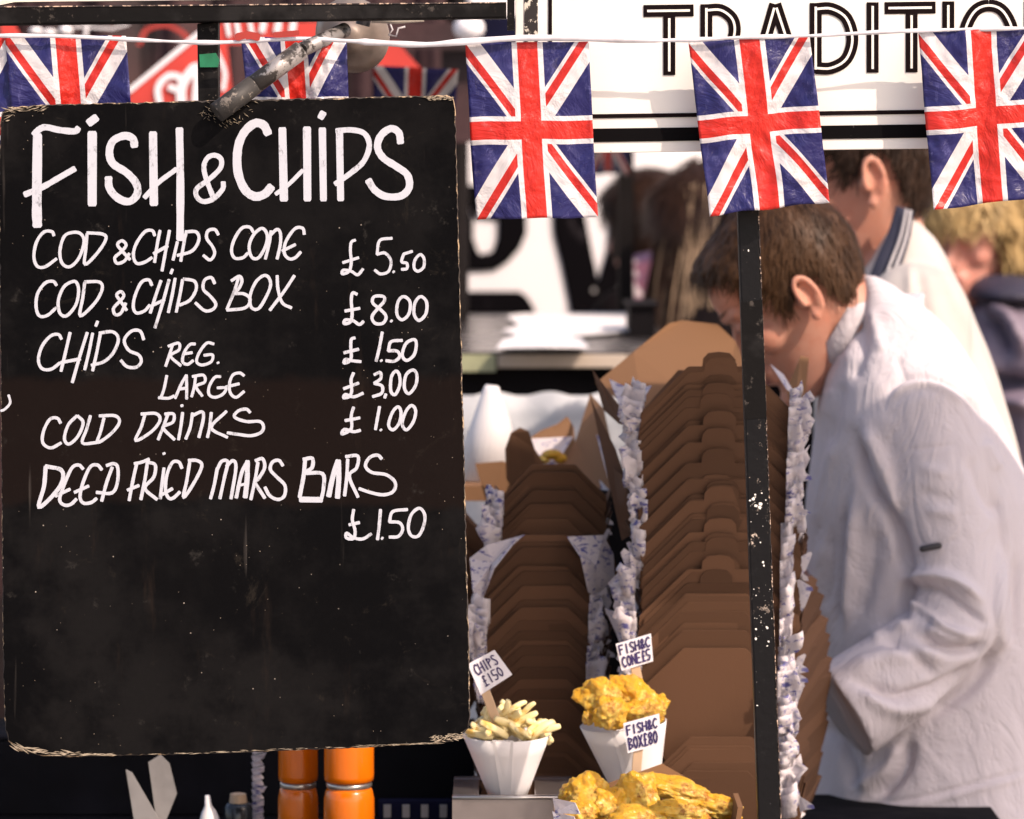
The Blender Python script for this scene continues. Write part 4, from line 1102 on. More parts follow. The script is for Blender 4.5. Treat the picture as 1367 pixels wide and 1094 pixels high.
_ob = [o for o in bpy.data.objects if o.name.startswith('open_food_box')][0]
for k, (x, y, ax) in enumerate(((737, 607, (14, 10, 7)), (724, 614, (10, 9, 6)), (748, 612, (9, 8, 7)))):
    _m = MB(); _m.ellipsoid(P(x, y, 4.92), tuple(a / F * 4.92 for a in ax)); _o = _m.build('yellow_chips', 'batter', None, True)
    tag(_o, ('largest middle', 'left', 'right')[k] + ' lump of yellow food in the open box behind the shorter stack', 'food', 'yellow food in the open box')
def side_flaps():
    t = thing('open_kraft_box', P(905, 520, 4.74), 'open kraft box with its large sunlit lid raised behind the tallest stack', 'takeaway box')
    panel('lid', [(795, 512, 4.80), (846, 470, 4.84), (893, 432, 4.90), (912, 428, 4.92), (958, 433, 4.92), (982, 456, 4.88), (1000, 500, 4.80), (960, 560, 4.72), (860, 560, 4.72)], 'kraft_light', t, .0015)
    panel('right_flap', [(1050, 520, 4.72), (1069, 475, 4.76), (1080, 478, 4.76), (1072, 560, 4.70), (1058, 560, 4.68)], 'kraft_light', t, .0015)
    panel('paper_liner', [(813, 506, 4.66), (842, 520, 4.64), (870, 515, 4.62), (852, 545, 4.58), (838, 580, 4.57), (826, 540, 4.62)], 'liner', t, .0006)
    panel('paper_liner', [(1028, 486, 4.70), (1046, 500, 4.68), (1064, 530, 4.64), (1050, 520, 4.64)], 'liner', t, .0006)
    t = thing('brown_side_flaps', P(815, 640, 4.62), 'dark brown box flaps standing between the two tall stacks', 'takeaway box')
    for k, (pts) in enumerate([
        [(790, 492, 4.66), (800, 506, 4.65), (838, 556, 4.60), (846, 572, 4.58), (826, 566, 4.6), (806, 548, 4.63)],
        [(788, 530, 4.64), (796, 548, 4.63), (822, 600, 4.60), (842, 660, 4.57), (846, 712, 4.55), (830, 722, 4.55), (818, 660, 4.6)],
        [(812, 620, 4.60), (838, 640, 4.56), (846, 720, 4.54), (826, 700, 4.56)],
        [(800, 700, 4.66), (812, 720, 4.64), (836, 800, 4.60), (830, 812, 4.6), (806, 770, 4.64)]]):
        panel('flap', pts, 'kraft', t, .0013)
    # box sides seen beyond the pole, right of the tallest stack
    t = thing('spread_box_sides', P(1090, 900, 4.66), 'fanned brown box sides between the tallest stack and the cook', 'takeaway box')
    rnd = random.Random(4)
    for k in range(26):
        y = 790 + k * 10.5
        x = 1078 + 16 * math.sin((k / 25) * math.pi) + rnd.uniform(-2, 2)
        panel('side_flap', [(1052, y + 52, 4.60), (x - 10, y - 6 + rnd.uniform(-5, 5), 4.66), (x + 6, y - 22, 4.70), (x + 15 + rnd.uniform(-4, 4), y - 16, 4.71), (x + 6, y + 16, 4.69), (1056, y + 62, 4.60)], 'kraft', t, .0012)
side_flaps()

# loose liner sheets hanging off the stacks
def loose(name, label, pts, seed, th=.0008):
    rnd = random.Random(seed); q = [(x + rnd.uniform(-1, 1), y + rnd.uniform(-1, 1), Y + rnd.uniform(-.012, .012)) for x, y, Y in pts]
    mb = MB(); P3 = [P(*p) for p in q]; c = sum(P3, V()) / len(P3) + V((0, rnd.uniform(-.01, .01), 0))
    vs = [c] + P3; n = len(P3); mb.add(vs, [(0, 1 + i, 1 + (i + 1) % n) for i in range(n)])
    o = mb.build(name, 'liner'); so = o.modifiers.new('s', 'SOLIDIFY'); so.thickness = th
    tag(o, label, 'paper', 'printed paper hanging from the box stacks')
loose('printed_paper', 'printed liner paper drooping left from the step of the shorter stack', [(628, 745, 4.52), (650, 728, 4.52), (700, 714, 4.53), (690, 722, 4.5), (660, 760, 4.5), (640, 810, 4.52), (630, 790, 4.52)], 1)
loose('printed_paper', 'printed liner paper drooping right from the step of the shorter stack', [(756, 716, 4.52), (806, 714, 4.53), (818, 740, 4.55), (820, 775, 4.56), (800, 800, 4.54), (784, 790, 4.52), (775, 745, 4.5)], 2)
loose('printed_paper', 'crumpled printed paper at the left foot of the tallest stack, above the cone card', [(808, 812, 4.50), (830, 820, 4.47), (868, 838, 4.45), (850, 850, 4.45), (836, 882, 4.45), (824, 846, 4.48)], 3)
loose('printed_paper', 'pointed printed paper left of the tallest stack, half way down', [(812, 780, 4.52), (832, 760, 4.50), (856, 800, 4.46), (846, 830, 4.46), (828, 800, 4.5)], 4)
def ruffle(label, xs, y0, y1, side, seed, Yq):
    """one continuous run of overlapping liner paper edges, pleated and ragged, along a stack's side"""
    rnd = random.Random(seed); k = 0; y = y0; mb = MB()
    while y < y1:
        L = rnd.uniform(13, 34); h = rnd.uniform(20, 40); x = xs(y); cols, rws = 5, 4; vs = []
        if seed == 31 and 690 < y < 850: L *= .5; x -= 5
        for j in range(rws + 1):
            for i in range(cols + 1):
                u, v = i / cols, j / rws
                edge = L * (.75 + .45 * noise.noise(V((k * 3.1, v * 3.5, seed)))) * (1 - .55 * abs(v - .35))
                px_ = x + side * (-8 + u * (edge + 8)); py_ = y + v * h - u * u * rnd.uniform(3, 9) * (1.6 - v)
                vs.append(P(px_, py_, Yq + .010 * noise.noise(V((u * 3 + k, v * 3.3, seed))) - .006 * math.sin(u * 5 + k) - .004 * (k % 5) + .012 * v))
        mb.add(vs, [(j * (cols + 1) + i, (j + 1) * (cols + 1) + i, (j + 1) * (cols + 1) + i + 1, j * (cols + 1) + i + 1) for j in range(rws) for i in range(cols)])
        y += rnd.uniform(7, 15); k += 1
    o = mb.build('paper_ruffle', 'liner', None, True); so = o.modifiers.new('s', 'SOLIDIFY'); so.thickness = .0006
    tag(o, label, 'paper', kind='stuff')
ruffle('ruffle of printed liner papers down the right side of the tallest stack', lambda y: 1064 - 10 * math.sin((y - 480) / 600 * 2.6) - (8 if y > 860 else 0), 520, 1075, 1, 31, 4.415)
ruffle('ruffle of printed liner papers down the left side of the tallest stack', lambda y: 852 - (y > 760) * 8 + 5 * math.sin(y * .03), 512, 985, -1, 32, 4.44)
ruffle('ruffle of printed liner papers left of the wider part of the shorter stack', lambda y: 644 + 3 * math.sin(y * .05), 800, 905, -1, 33, 4.50)
t = thing('dark_gap_filler', V((P(815, 0, 4.86).x, 4.86, .80)), 'narrow black block added to darken the gap between the two box stacks', 'filler')  # added dark block so the gap between the stacks reads black
o = MB().box((P(772, 0, 4.84).x, 4.82, .801), (P(862, 0, 4.84).x, 4.852, P(0, 660, 4.84).z)).build('body', 'blackcloth', t); bevel(o)
o = MB().box((P(768, 0, 4.84).x, 4.816, P(0, 660, 4.84).z + .0005), (P(866, 0, 4.84).x, 4.856, P(0, 654, 4.84).z)).build('lid', 'blackcloth', t); bevel(o)  # top of the added dark block
ruffle('ruffle of printed liner papers left of the narrow top of the shorter stack', lambda y: 664 - (y - 660) * .1, 656, 712, -1, 34, 4.55)
ruffle('ruffle of printed liner papers right of the wider part of the shorter stack', lambda y: 796 - (y - 780) * .05, 780, 905, 1, 35, 4.54)

# tall white paper cone standing behind, upside down
def white_cone():
    Y = 5.1; t = thing('upturned_paper_cone', P(655, 640, Y), 'upturned white paper cone behind the left boxes', 'paper cone')
    mb = MB(); mb.tube([P(652, 640, Y), P(656, 560, Y), P(656, 522, Y), P(657, 515, Y)], [50 / F * Y, 25 / F * Y, 12 / F * Y, 9 / F * Y], 28); mb.build('cone', 'paper', t, True)
    0 and panel('seam_flap', [(664, 556, Y - .036), (680, 575, Y - .034), (678, 588, Y - .036), (662, 580, Y - .040)], 'paper', t, .001)
    MB().box((P(620, 0, Y).x, Y - .1, P(0, 660, Y).z), (P(720, 0, Y).x, Y + .1, P(0, 640, Y).z)).build('stand', 'kraft_light', t)
white_cone()

# ================================================================== food on display
def cone(name, label, top, bot, rt, rb, Y, tiltpx=0):
    t = thing(name, P(*bot, Y), label, 'paper cone')
    a, b = P(*bot, Y), P(*top, Y); s_ = Y / F
    n = 40; rings = []
    ax = (b - a)
    for f in (0, .25, .5, .75, 1):
        r_ = (rb + (rt - rb) * f) * s_; c = a + ax * f
        rings.append([c + V((math.cos(q * 2 * math.pi / n) * r_, math.sin(q * 2 * math.pi / n) * r_, (math.cos(q * 2 * math.pi / n) * tiltpx * s_ * f + (math.sin(q * 2 * math.pi / n)) * 2 * s_ * f))) for q in range(n)])
    vs = [p for r_ in rings for p in r_]
    mb = MB(); mb.add(vs, [(i * n + k, i * n + (k + 1) % n, (i + 1) * n + (k + 1) % n, (i + 1) * n + k) for i in range(4) for k in range(n)] + [tuple(range(n - 1, -1, -1))])
    o = mb.build('cone_wall', 'paper', t, True); so = o.modifiers.new('s', 'SOLIDIFY'); so.thickness = .0012
    # overlap seam
    mb = MB(); k0 = int(n * .70); sv = []
    for f in (0, 1):
        r_ = (rb + (rt - rb) * f) * s_ + .0012; c = a + ax * f
        for q in (k0, k0 + 3):
            an = q * 2 * math.pi / n; sv.append(c + V((math.cos(an) * r_, math.sin(an) * r_, math.cos(an) * tiltpx * s_ * f)))
    mb.add(sv, [(0, 1, 3, 2)]); o = mb.build('seam_flap', 'paper', t); so = o.modifiers.new('s', 'SOLIDIFY'); so.thickness = .0008
    return t
cone('paper_cone', 'white paper cone of pale chips beside the chalkboard corner', (676, 980), (678, 1072), 59, 22, 4.30)
cone('paper_cone', 'white paper cone holding battered fish pieces in front of the tallest stack', (832, 966), (848, 1054), 58, 32, 4.34, 5)

def chip_mesh(seed):
    rnd = random.Random(seed); L, w_ = rnd.uniform(.022, .040), rnd.uniform(.0062, .0086); mb = MB(); rings = []
    be = rnd.uniform(-.006, .006)
    for k in range(5):
        f = k / 4; r_ = w_ / 2 * (.72 if k in (0, 4) else 1); c = V((be * math.sin(f * math.pi), 0, (f - .5) * L))
        rings.append([c + V((sx_ * r_ * rnd.uniform(.85, 1.1), sy_ * r_ * rnd.uniform(.85, 1.1), 0)) for sx_, sy_ in ((-1, -1), (1, -1), (1, 1), (-1, 1))])
    mb.loft(rings); return mb.mesh('chip', 'potato', True)
CH = [chip_mesh(s_) for s_ in range(7)]
rnd = random.Random(22)
def put_chip(p, rot, lab, k):
    o = bpy.data.objects.new('potato_chip', CH[k % 7]); COL.objects.link(o); o.location = p; o.rotation_euler = rot
    b = o.modifiers.new('b', 'BEVEL'); b.width = .0012; b.segments = 1
    tag(o, lab, 'chip', 'chips heaped in the left paper cone')
for k in range(64):
    a = rnd.uniform(0, 6.28); rr = rnd.random() ** .6 * 50; x = 678 + rr * math.cos(a); lift = (1 - (rr / 52) ** 2)
    y = 978 - lift * rnd.uniform(8, 34) + rnd.uniform(0, 6); p = P(x, y, 4.30 + rr * math.sin(a) / F * 4.3)
    put_chip(p, (rnd.uniform(.6, 2.3), rnd.uniform(-.5, .5), rnd.uniform(0, 6.28)), 'pale chip lying in the heap in the left paper cone', k)
for (x, y, ry, l) in ((673, 946, .5, 'chip'), (690, 944, 1.1, ''), (704, 948, .8, ''), (718, 968, 1.2, ''), (660, 962, -.6, ''), (640, 974, -.9, ''), (728, 975, 1.3, ''), (700, 962, 1.0, '')):
    put_chip(P(x, y, 4.28), (rnd.uniform(-.3, .3), ry, rnd.uniform(-.4, .4)), 'pale chip lying in the heap in the left paper cone', int(x))

def batter_mesh(seed, ax, rough=.22):
    bm = bmesh.new(); bmesh.ops.create_icosphere(bm, subdivisions=5, radius=1)
    o_ = V((seed * 3.1, seed * 1.7, seed)); sub = V((.0, .0, .0))
    for v in bm.verts:
        p = v.co.copy(); d = noise.noise(p * 1.1 + o_) * .38 + noise.noise(p * 2.4 + o_) * rough + noise.noise(p * 5.5 + o_) * .10 + abs(noise.noise(p * 11 + o_)) * .08 + noise.noise(p * 24 + o_) * .022
        q = p * (1 + d); v.co = V((q.x * ax[0], q.y * ax[1], q.z * ax[2]))
    me = bpy.data.meshes.new('batter'); bm.to_mesh(me); bm.free(); me.materials.append(M['batter'].m)
    me.polygons.foreach_set('use_smooth', [True] * len(me.polygons)); return me
def batter(px, py, Y, ax, rot, seed, label, group):
    s_ = Y / F; me = batter_mesh(seed, [a * s_ for a in ax])
    o = bpy.data.objects.new('battered_fish', me); COL.objects.link(o); o.location = P(px, py, Y); o.rotation_euler = rot
    tag(o, label, 'battered fish', group)
g1, g2 = 'battered fish pieces in the right cone', 'battered fish pieces in the front box'
batter(802, 930, 4.31, (30, 26, 24), (0, .2, 0), 1, 'round knobbly piece of battered fish at the left of the right cone', g1)
batter(850, 934, 4.33, (36, 26, 24), (0, .5, 0), 2, 'long slanted piece of battered fish at the right of the right cone', g1)
batter(812, 952, 4.285, (24, 18, 21), (0, -.5, 0), 5, 'smooth golden lump of battered fish at the front rim of the right cone', g1)
batter(855, 950, 4.30, (28, 20, 16), (0, -.1, 0), 6, 'golden flake of battered fish over the front rim of the right cone', g1)
batter(838, 922, 4.36, (26, 20, 15), (0, .2, 0), 8, 'craggy piece of battered fish at the back of the right cone, under its card', g1)
batter(876, 944, 4.34, (15, 14, 17), (0, .8, 0), 9, 'thin dark edge of battered fish at the right tip of the right cone', g1)
batter(786, 958, 4.29, (9, 8, 9), (0, 0, 0), 10, 'small pale crumb of batter at the left rim of the right cone', g1)
batter(783, 1062, 4.16, (34, 26, 28), (0, .3, 0), 11, 'orange domed piece of battered fish at the left of the front box', g2)
batter(812, 1078, 4.14, (26, 20, 24), (0, .9, 0), 12, 'upright fold of battered fish second from the left in the front box', g2)
batter(850, 1062, 4.16, (30, 24, 30), (0, 0, 0), 13, 'pale sunlit lump of battered fish in the middle of the front box', g2)
batter(905, 1056, 4.20, (52, 26, 16), (0, .25, 0), 14, 'long orange strip of battered fish along the back of the front box', g2)
batter(955, 1078, 4.20, (32, 24, 16), (0, .3, 0), 15, 'pale rounded end of battered fish at the right of the front box', g2)
batter(905, 1086, 4.12, (38, 24, 16), (0, .05, 0), 16, 'curled piece of battered fish low in the middle of the front box', g2)
batter(850, 1096, 4.10, (40, 22, 18), (0, .0, 0), 17, 'bright piece of battered fish along the bottom edge of the photo', g2)
batter(775, 1088, 4.12, (24, 20, 16), (0, .1, 0), 18, 'rough piece of battered fish at the lower left of the front box', g2)
def front_box():
    t = thing('front_food_box', P(860, 1150, 4.15), 'open kraft box full of battered fish at the bottom edge', 'takeaway box')
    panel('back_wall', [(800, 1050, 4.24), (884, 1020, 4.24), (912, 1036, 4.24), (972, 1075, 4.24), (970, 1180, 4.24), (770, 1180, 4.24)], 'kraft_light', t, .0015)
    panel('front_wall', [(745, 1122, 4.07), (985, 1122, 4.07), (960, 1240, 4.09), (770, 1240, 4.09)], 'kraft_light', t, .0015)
    mb = MB(); a = P(738, 1075, 4.10); b = P(775, 1240, 4.1); mb.prism([P(740, 1086, 4.12), P(750, 1088, 4.12), P(775, 1240, 4.12), P(770, 1240, 4.12)], (0, .09, 0)); mb.build('side_wall', 'kraft_light', t)
    mb = MB(); mb.prism([P(985, 1078, 4.12), P(992, 1078, 4.12), P(965, 1240, 4.12), P(960, 1240, 4.12)], (0, .09, 0)); mb.build('side_wall', 'kraft_light', t)
    for (x, y) in ((762, 1072), (760, 1090)): loose('printed_paper', ('upper' if y == 1072 else 'lower') + ' greasy liner paper at the left edge of the front food box', [(738, y - 6, 4.11), (x + 6, y, 4.09), (x + 14, y + 16, 4.08), (742, y + 14, 4.1)], int(y))
front_box()

def rack():
    z1 = P(0, 1062, 4.24).z
    xa, xb = P(604, 0, 4.24).x, P(772, 0, 4.24).x
    t = thing('cone_rack', ((xa + xb) / 2, 4.3, .80), 'brushed metal rack with punched top holding the paper cones', 'rack')
    o = MB().box((xa, 4.225, .802), (xb, 4.229, z1)).build('front_plate', 'rack', t)
    # top rim as four strips around the cone hole, then legs
    for a, b in (((xa, 4.2295, z1 - .003), (xb, 4.244, z1)), ((xa, 4.352, z1 - .003), (xb, 4.37, z1)), ((xa, 4.2445, z1 - .003), (xa + .03, 4.3515, z1)), ((xb - .05, 4.2445, z1 - .003), (xb, 4.3515, z1))):
        o = MB().box(a, b).build('rim', 'rack', t); bevel(o, .001)
    mb = MB(); mb.tube([(xa, 4.224, z1), (xb, 4.224, z1)], .0022, 8); mb.build('rolled_edge', 'silver', t, True)
    xa2, xb2 = P(790, 0, 4.3).x, P(905, 0, 4.3).x
    t = thing('cone_holder', ((xa2 + xb2) / 2, 4.34, .80), 'plain metal holder under the cone of battered fish', 'rack')
    MB().box((xa2, 4.30, .802), (xb2, 4.40, P(0, 1056, 4.3).z)).build('body', 'rack', t)
rack()

def card(label, quad, Y, stick, lines, wd=3.2):
    wd *= .82
    t = thing('price_card', P(*stick[-1], Y + .004), label, 'price card')
    panel('card', [(x, y, Y) for x, y in quad], 'card', t, .001)
    mb = MB(); (x0, y0), (x1, y1) = stick; w_ = 6.5
    mb.prism([P(x0 - w_, y0, Y + .002), P(x0 + w_, y0 - 2, Y + .002), P(x1 + w_, y1, Y + .006), P(x1 - w_, y1, Y + .006)], (0, .0025, 0)); o = mb.build('stick', 'stick', t); bevel(o, .0008)
    TL, TR, BR, BL = [V(q) for q in quad]
    mb = MB()
    for ln in lines:
        for g in ln:
            pts = []
            for u, v in g:
                q = (TL * (1 - u) + TR * u) * (1 - v) + (BL * (1 - u) + BR * u) * v; pts.append((q.x, q.y))
            stroke(mb, pts, wd, Y - .0006, True)
    mb.build('lettering', 'ink', t)
# tiny stroke alphabet, unit cell
AB = {'F': [[(0, 0), (0, 1)], [(0, 0), (1, 0)], [(0, .45), (.8, .45)]], 'I': [[(.5, 0), (.5, 1)]], 'S': [[(1, .1), (.4, 0), (.1, .25), (.9, .7), (.6, 1), (0, .9)]],
      'H': [[(0, 0), (0, 1)], [(1, 0), (1, 1)], [(0, .5), (1, .5)]], '&': [[(1, 1), (.2, .3), (.5, 0), (.7, .3), (.1, .75), (.4, 1), (1, .6)]], 'C': [[(1, .15), (.5, 0), (0, .5), (.5, 1), (1, .85)]],
      'O': [[(.5, 0), (0, .5), (.5, 1), (1, .5), (.5, 0)]], 'N': [[(0, 1), (0, 0)], [(0, 0), (1, 1)], [(1, 1), (1, 0)]], 'E': [[(0, 0), (0, 1)], [(0, 0), (1, 0)], [(0, .5), (.8, .5)], [(0, 1), (1, 1)]],
      '£': [[(.9, .1), (.4, 0), (.4, 1)], [(0, 1), (1, 1)], [(.1, .5), (.8, .5)]], '5': [[(1, 0), (.1, 0), (.1, .45), (.9, .6), (.6, 1), (0, .95)]], 'B': [[(0, 0), (0, 1)], [(0, 0), (.9, .2), (0, .5)], [(0, .5), (1, .75), (0, 1)]],
      'X': [[(0, 0), (1, 1)], [(1, 0), (0, 1)]], '8': [[(.5, 0), (.1, .25), (.9, .75), (.5, 1), (.1, .75), (.9, .25), (.5, 0)]], 'P': [[(0, 0), (0, 1)], [(0, 0), (.9, .25), (0, .5)]], '1': [[(.5, 0), (.5, 1)]], ' ': [], '0': [[(.5, 0), (0, .5), (.5, 1), (1, .5), (.5, 0)]]}
def text(s_, x0, x1, y0, y1):
    n = len(s_); cw = (x1 - x0) / n; out = []
    for i, ch in enumerate(s_):
        for g in AB[ch]: out.append([(x0 + cw * (i + .1 + u * .72), y0 + (y1 - y0) * v) for u, v in g])
    return out
card('tilted white price card on a stick in the cone of chips', [(624, 887), (660, 868), (684, 901), (642, 928)], 4.265, [(647, 922), (664, 966)], [text('CHIPS', .12, .9, .12, .45), text('£150', .2, .85, .55, .86)], 2.2)
card('white card reading fish and cone price, on a stick above the right cone', [(822, 860), (869, 846), (872, 883), (830, 896)], 4.34, [(848, 892), (856, 930)], [text('FISH&C', .05, .97, .10, .44), text('CONE£5', .06, .95, .54, .9)], 2.8)
card('white card reading fish and box price, standing in front of the right cone', [(832, 966), (880, 953), (883, 994), (838, 1006)], 4.265, [(852, 1002), (848, 1050)], [text('FISH&C', .06, .94, .12, .42), text('BOX£80', .06, .92, .52, .9)], 2.8)

# ------------------------------------------------------------------ bottles and odds under the board
def bottle(cx, r_, label, Y):
    t = thing('orange_bottle', (P(cx, 0, Y).x, Y, .80), label, 'bottle', 'orange bottles under the chalkboard')
    s_ = Y / F; zr = P(0, 1048, Y).z; r_ = r_ * s_; seg = 40
    def lathe(prof, name, mat_):
        mb = MB(); rings = [[V((P(cx, 0, Y).x + r * math.cos(2 * math.pi * k / seg), Y + r * math.sin(2 * math.pi * k / seg), z)) for k in range(seg)] for r, z in prof]
        mb.loft(rings); return mb.build(name, mat_, t, True)
    lathe([(r_ * .6, .801), (r_ * .95, .803), (r_, .815), (r_, zr - .035), (r_ * .99, zr - .016), (r_ * .93, zr - .007), (r_ * .86, zr - .003)], 'body', 'orange')
    lathe([(r_ * .86, zr - .003), (r_ * .90, zr - .001), (r_ * .90, zr + .002), (r_ * .86, zr + .004)], 'neck_ring', 'silver')
    lathe([(r_ * .84, zr + .004), (r_ * .96, zr + .006), (r_ * .98, zr + .012), (r_ * .97, zr + .10), (r_ * .85, zr + .115), (r_ * .3, zr + .118)], 'cap', 'orange')
bottle(398, 27, 'left of the two orange bottles under the chalkboard', 4.42)
bottle(466, 34, 'wider right orange bottle under the chalkboard', 4.36)
def oddments():
    t = thing('folded_napkins', P(205, 1080, 4.45), 'two grey folded paper napkins standing under the chalkboard', 'napkins')
    panel('napkin', [(168, 1028, 4.45), (176, 1032, 4.45), (212, 1094, 4.45), (216, 1140, 4.45), (186, 1140, 4.45)], 'greypaper', t, .003)
    panel('napkin', [(198, 1018, 4.47), (214, 1008, 4.47), (226, 1020, 4.47), (236, 1060, 4.47), (212, 1120, 4.47)], 'greypaper', t, .003)
    t = thing('white_sauce_bottle', P(278, 1100, 4.5), 'small white nozzle bottle at the bottom edge under the chalkboard', 'bottle')
    MB().tube([P(280, 1140, 4.5), P(280, 1100, 4.5), P(279, 1084, 4.5), P(278, 1076, 4.5), P(277, 1062, 4.5)], [.016, .014, .009, .0045, .003], 16).build('body', 'paper', t, True)
    mb = MB(); rnd = random.Random(8)
    for k in range(12):
        y = 1000 + k * 9; mb.add([P(336, y, 4.6), P(350 + rnd.uniform(-4, 6), y - 4, 4.58), P(352, y + 3, 4.6), P(338, y + 7, 4.6)], [(0, 1, 2, 3)])
    o = mb.build('paper_edges', 'liner'); so = o.modifiers.new('s', 'SOLIDIFY'); so.thickness = .0008
    tag(o, 'stacked printed paper edges left of the orange bottles', 'paper', kind='stuff')
    t = thing('slatted_tray', P(550, 1110, 4.62), 'dark tray with pale upright slats right of the orange bottles', 'tray')
    xa, xb = P(505, 0, 4.64).x, P(612, 0, 4.64).x
    MB().box((xa, 4.64, .80), (xb, 4.66, P(0, 1070, 4.64).z)).build('panel', 'navy', t)
    for k in range(4): x = P(512 + k * 25, 0, 4.63).x; MB().box((x, 4.634, .81), (x + .009, 4.639, P(0, 1076, 4.63).z)).build('slat', 'greypaper', t)
    t = thing('glass_jar', P(315, 1060, 4.56), 'small dark jar with pale lid in shade under the chalkboard', 'jar')
    MB().tube([P(318, 1140, 4.56), P(318, 1078, 4.56), P(318, 1072, 4.56)], [.018, .018, .014], 20).build('body', 'glass', t, True)
    MB().tube([P(318, 1071.5, 4.56), P(318, 1060, 4.56)], [.011, .010], 20).build('lid', 'stick', t)
oddments()

# ================================================================== people
# head sections: z, front x, back x, half width  (face looks along +x, chin at z=0)
HS = [(-.004, .070, .030, .016), (.004, .084, .012, .027), (.018, .090, -.010, .038), (.036, .086, -.034, .049), (.052, .086, -.052, .055), (.066, .086, -.066, .060), (.082, .084, -.078, .065),
      (.098, .082, -.088, .069), (.113, .080, -.095, .071), (.126, .079, -.099, .0725), (.138, .086, -.102, .074), (.150, .090, -.103, .0755), (.168, .090, -.102, .0765), (.186, .084, -.097, .075),
      (.202, .071, -.086, .069), (.216, .050, -.068, .057), (.227, .024, -.043, .039), (.233, .0, -.022, .018), (.2345, -.008, -.012, .003)]
def head_grid(nseg=56, nz=64):
    zs = [h[0] for h in HS]; out = []
    for j in range(nz + 1):
        f = j / nz; z = zs[0] + (zs[-1] - zs[0]) * (f + .06 * math.sin(2 * math.pi * f) * 0)
        if j > nz * .85:  # denser near the crown
            pass
        k = max(i for i in range(len(zs)) if zs[i] <= z + 1e-9); k = min(k, len(zs) - 2); t = (z - zs[k]) / (zs[k + 1] - zs[k])
        g = [HS[k][i] * (1 - t) + HS[k + 1][i] * t for i in range(4)]
        fx, bx, hw = g[1], g[2], g[3]; mid = bx + (fx - bx) * .45
        ring = []
        for s_ in range(nseg):
            a = 2 * math.pi * s_ / nseg; c, s2 = math.cos(a), math.sin(a)
            e = 2.25 if z > .13 else 2.0
            rr = (abs(c) ** e + abs(s2) ** e) ** (-1 / e)
            ring.append(V((mid + (fx - mid) * rr * c if c > 0 else mid + (mid - bx) * rr * c, hw * rr * s2, z)))
        out.append(ring)
    return out

def face_parts(mb, M4, ears=True, s=1.0):
    """nose, brows, lips, chin, cheeks and ears joined into the head"""
    q = MB()
    q.chain([(V((.078, 0, .132)), .008), (V((.094, 0, .106)), .009), (V((.106, 0, .087)), .0105)], 14)      # nose
    q.ellipsoid((.096, 0, .082), (.013, .0165, .008))
    for y in (-1, 1):
        q.ellipsoid((.092, y * .010, .083), (.010, .007, .007))
        q.capsule((.086, y * .012, .146), .008, (.072, y * .045, .146), .008)          # brow
        q.ellipsoid((.055, y * .042, .098), (.026, .020, .022))                       # cheek
        q.ellipsoid((.076, y * .030, .126), (.010, .013, .0095))                      # eye ball / lids
    q.capsule((.086, -.020, .060), .0065, (.092, 0, .062), .0075); q.capsule((.086, .020, .060), .0065, (.092, 0, .062), .0075)
    q.capsule((.084, -.017, .049), .0070, (.089, 0, .048), .0085); q.capsule((.084, .017, .049), .0070, (.089, 0, .048), .0085)
    q.ellipsoid((.080, 0, .014), (.017, .022, .016))                                  # chin
    if ears:
        for y in (-1, 1):
            yy = y * .079
            rim = []
            for a in np.linspace(-60, 215, 15):
                an = R(a); rim.append((V((-.012 - .017 * math.cos(an + .2) * -1 - .004, yy + y * (.008 + .004 * math.sin(an)), .112 + .030 * math.sin(an) )), .0042))
            # helix: an open ring standing off the skull, lobe below
            rim = [(V((-.013 + .0120 * math.cos(R(a)) * (-1 if True else 1), yy + y * (.004 + .007 * max(0, math.sin(R(a) * .5 + .5))), .113 + .0255 * math.sin(R(a)))), .0042) for a in np.linspace(-75, 200, 18)]
            q.chain(rim, 10)
            q.ellipsoid((-.010, yy - y * .001, .112), (.0095, .005, .023))
            q.ellipsoid((-.006, yy + y * .003, .086), (.008, .005, .009))               # lobe
            q.chain([(V((-.016, yy + y * .005, .134)), .003), (V((-.024, yy + y * .006, .118)), .003), (V((-.016, yy + y * .005, .098)), .003)], 8)
            q.ellipsoid((.001, yy, .110), (.005, .006, .008))                           # tragus
    q.xf(M4); mb.v, mb.f, mb.mi = mb.v + q.v, mb.f + [tuple(i + len(mb.v) for i in f) for f in q.f], mb.mi + q.mi

def pose(ear, Y, pitch, scale, yaw=0, mirror=False):
    """matrix that puts head-local space so the ear hole sits at the photo point; faces -x, pitch down"""
    base = Matrix.Rotation(R(180 + yaw), 4, 'Z') @ Matrix.Rotation(R(pitch), 4, 'Y') @ Matrix.Scale(scale, 4)
    p = P(*ear, Y); e = base @ V((-.012, .0, .112))
    return Matrix.Translation(p - e) @ base

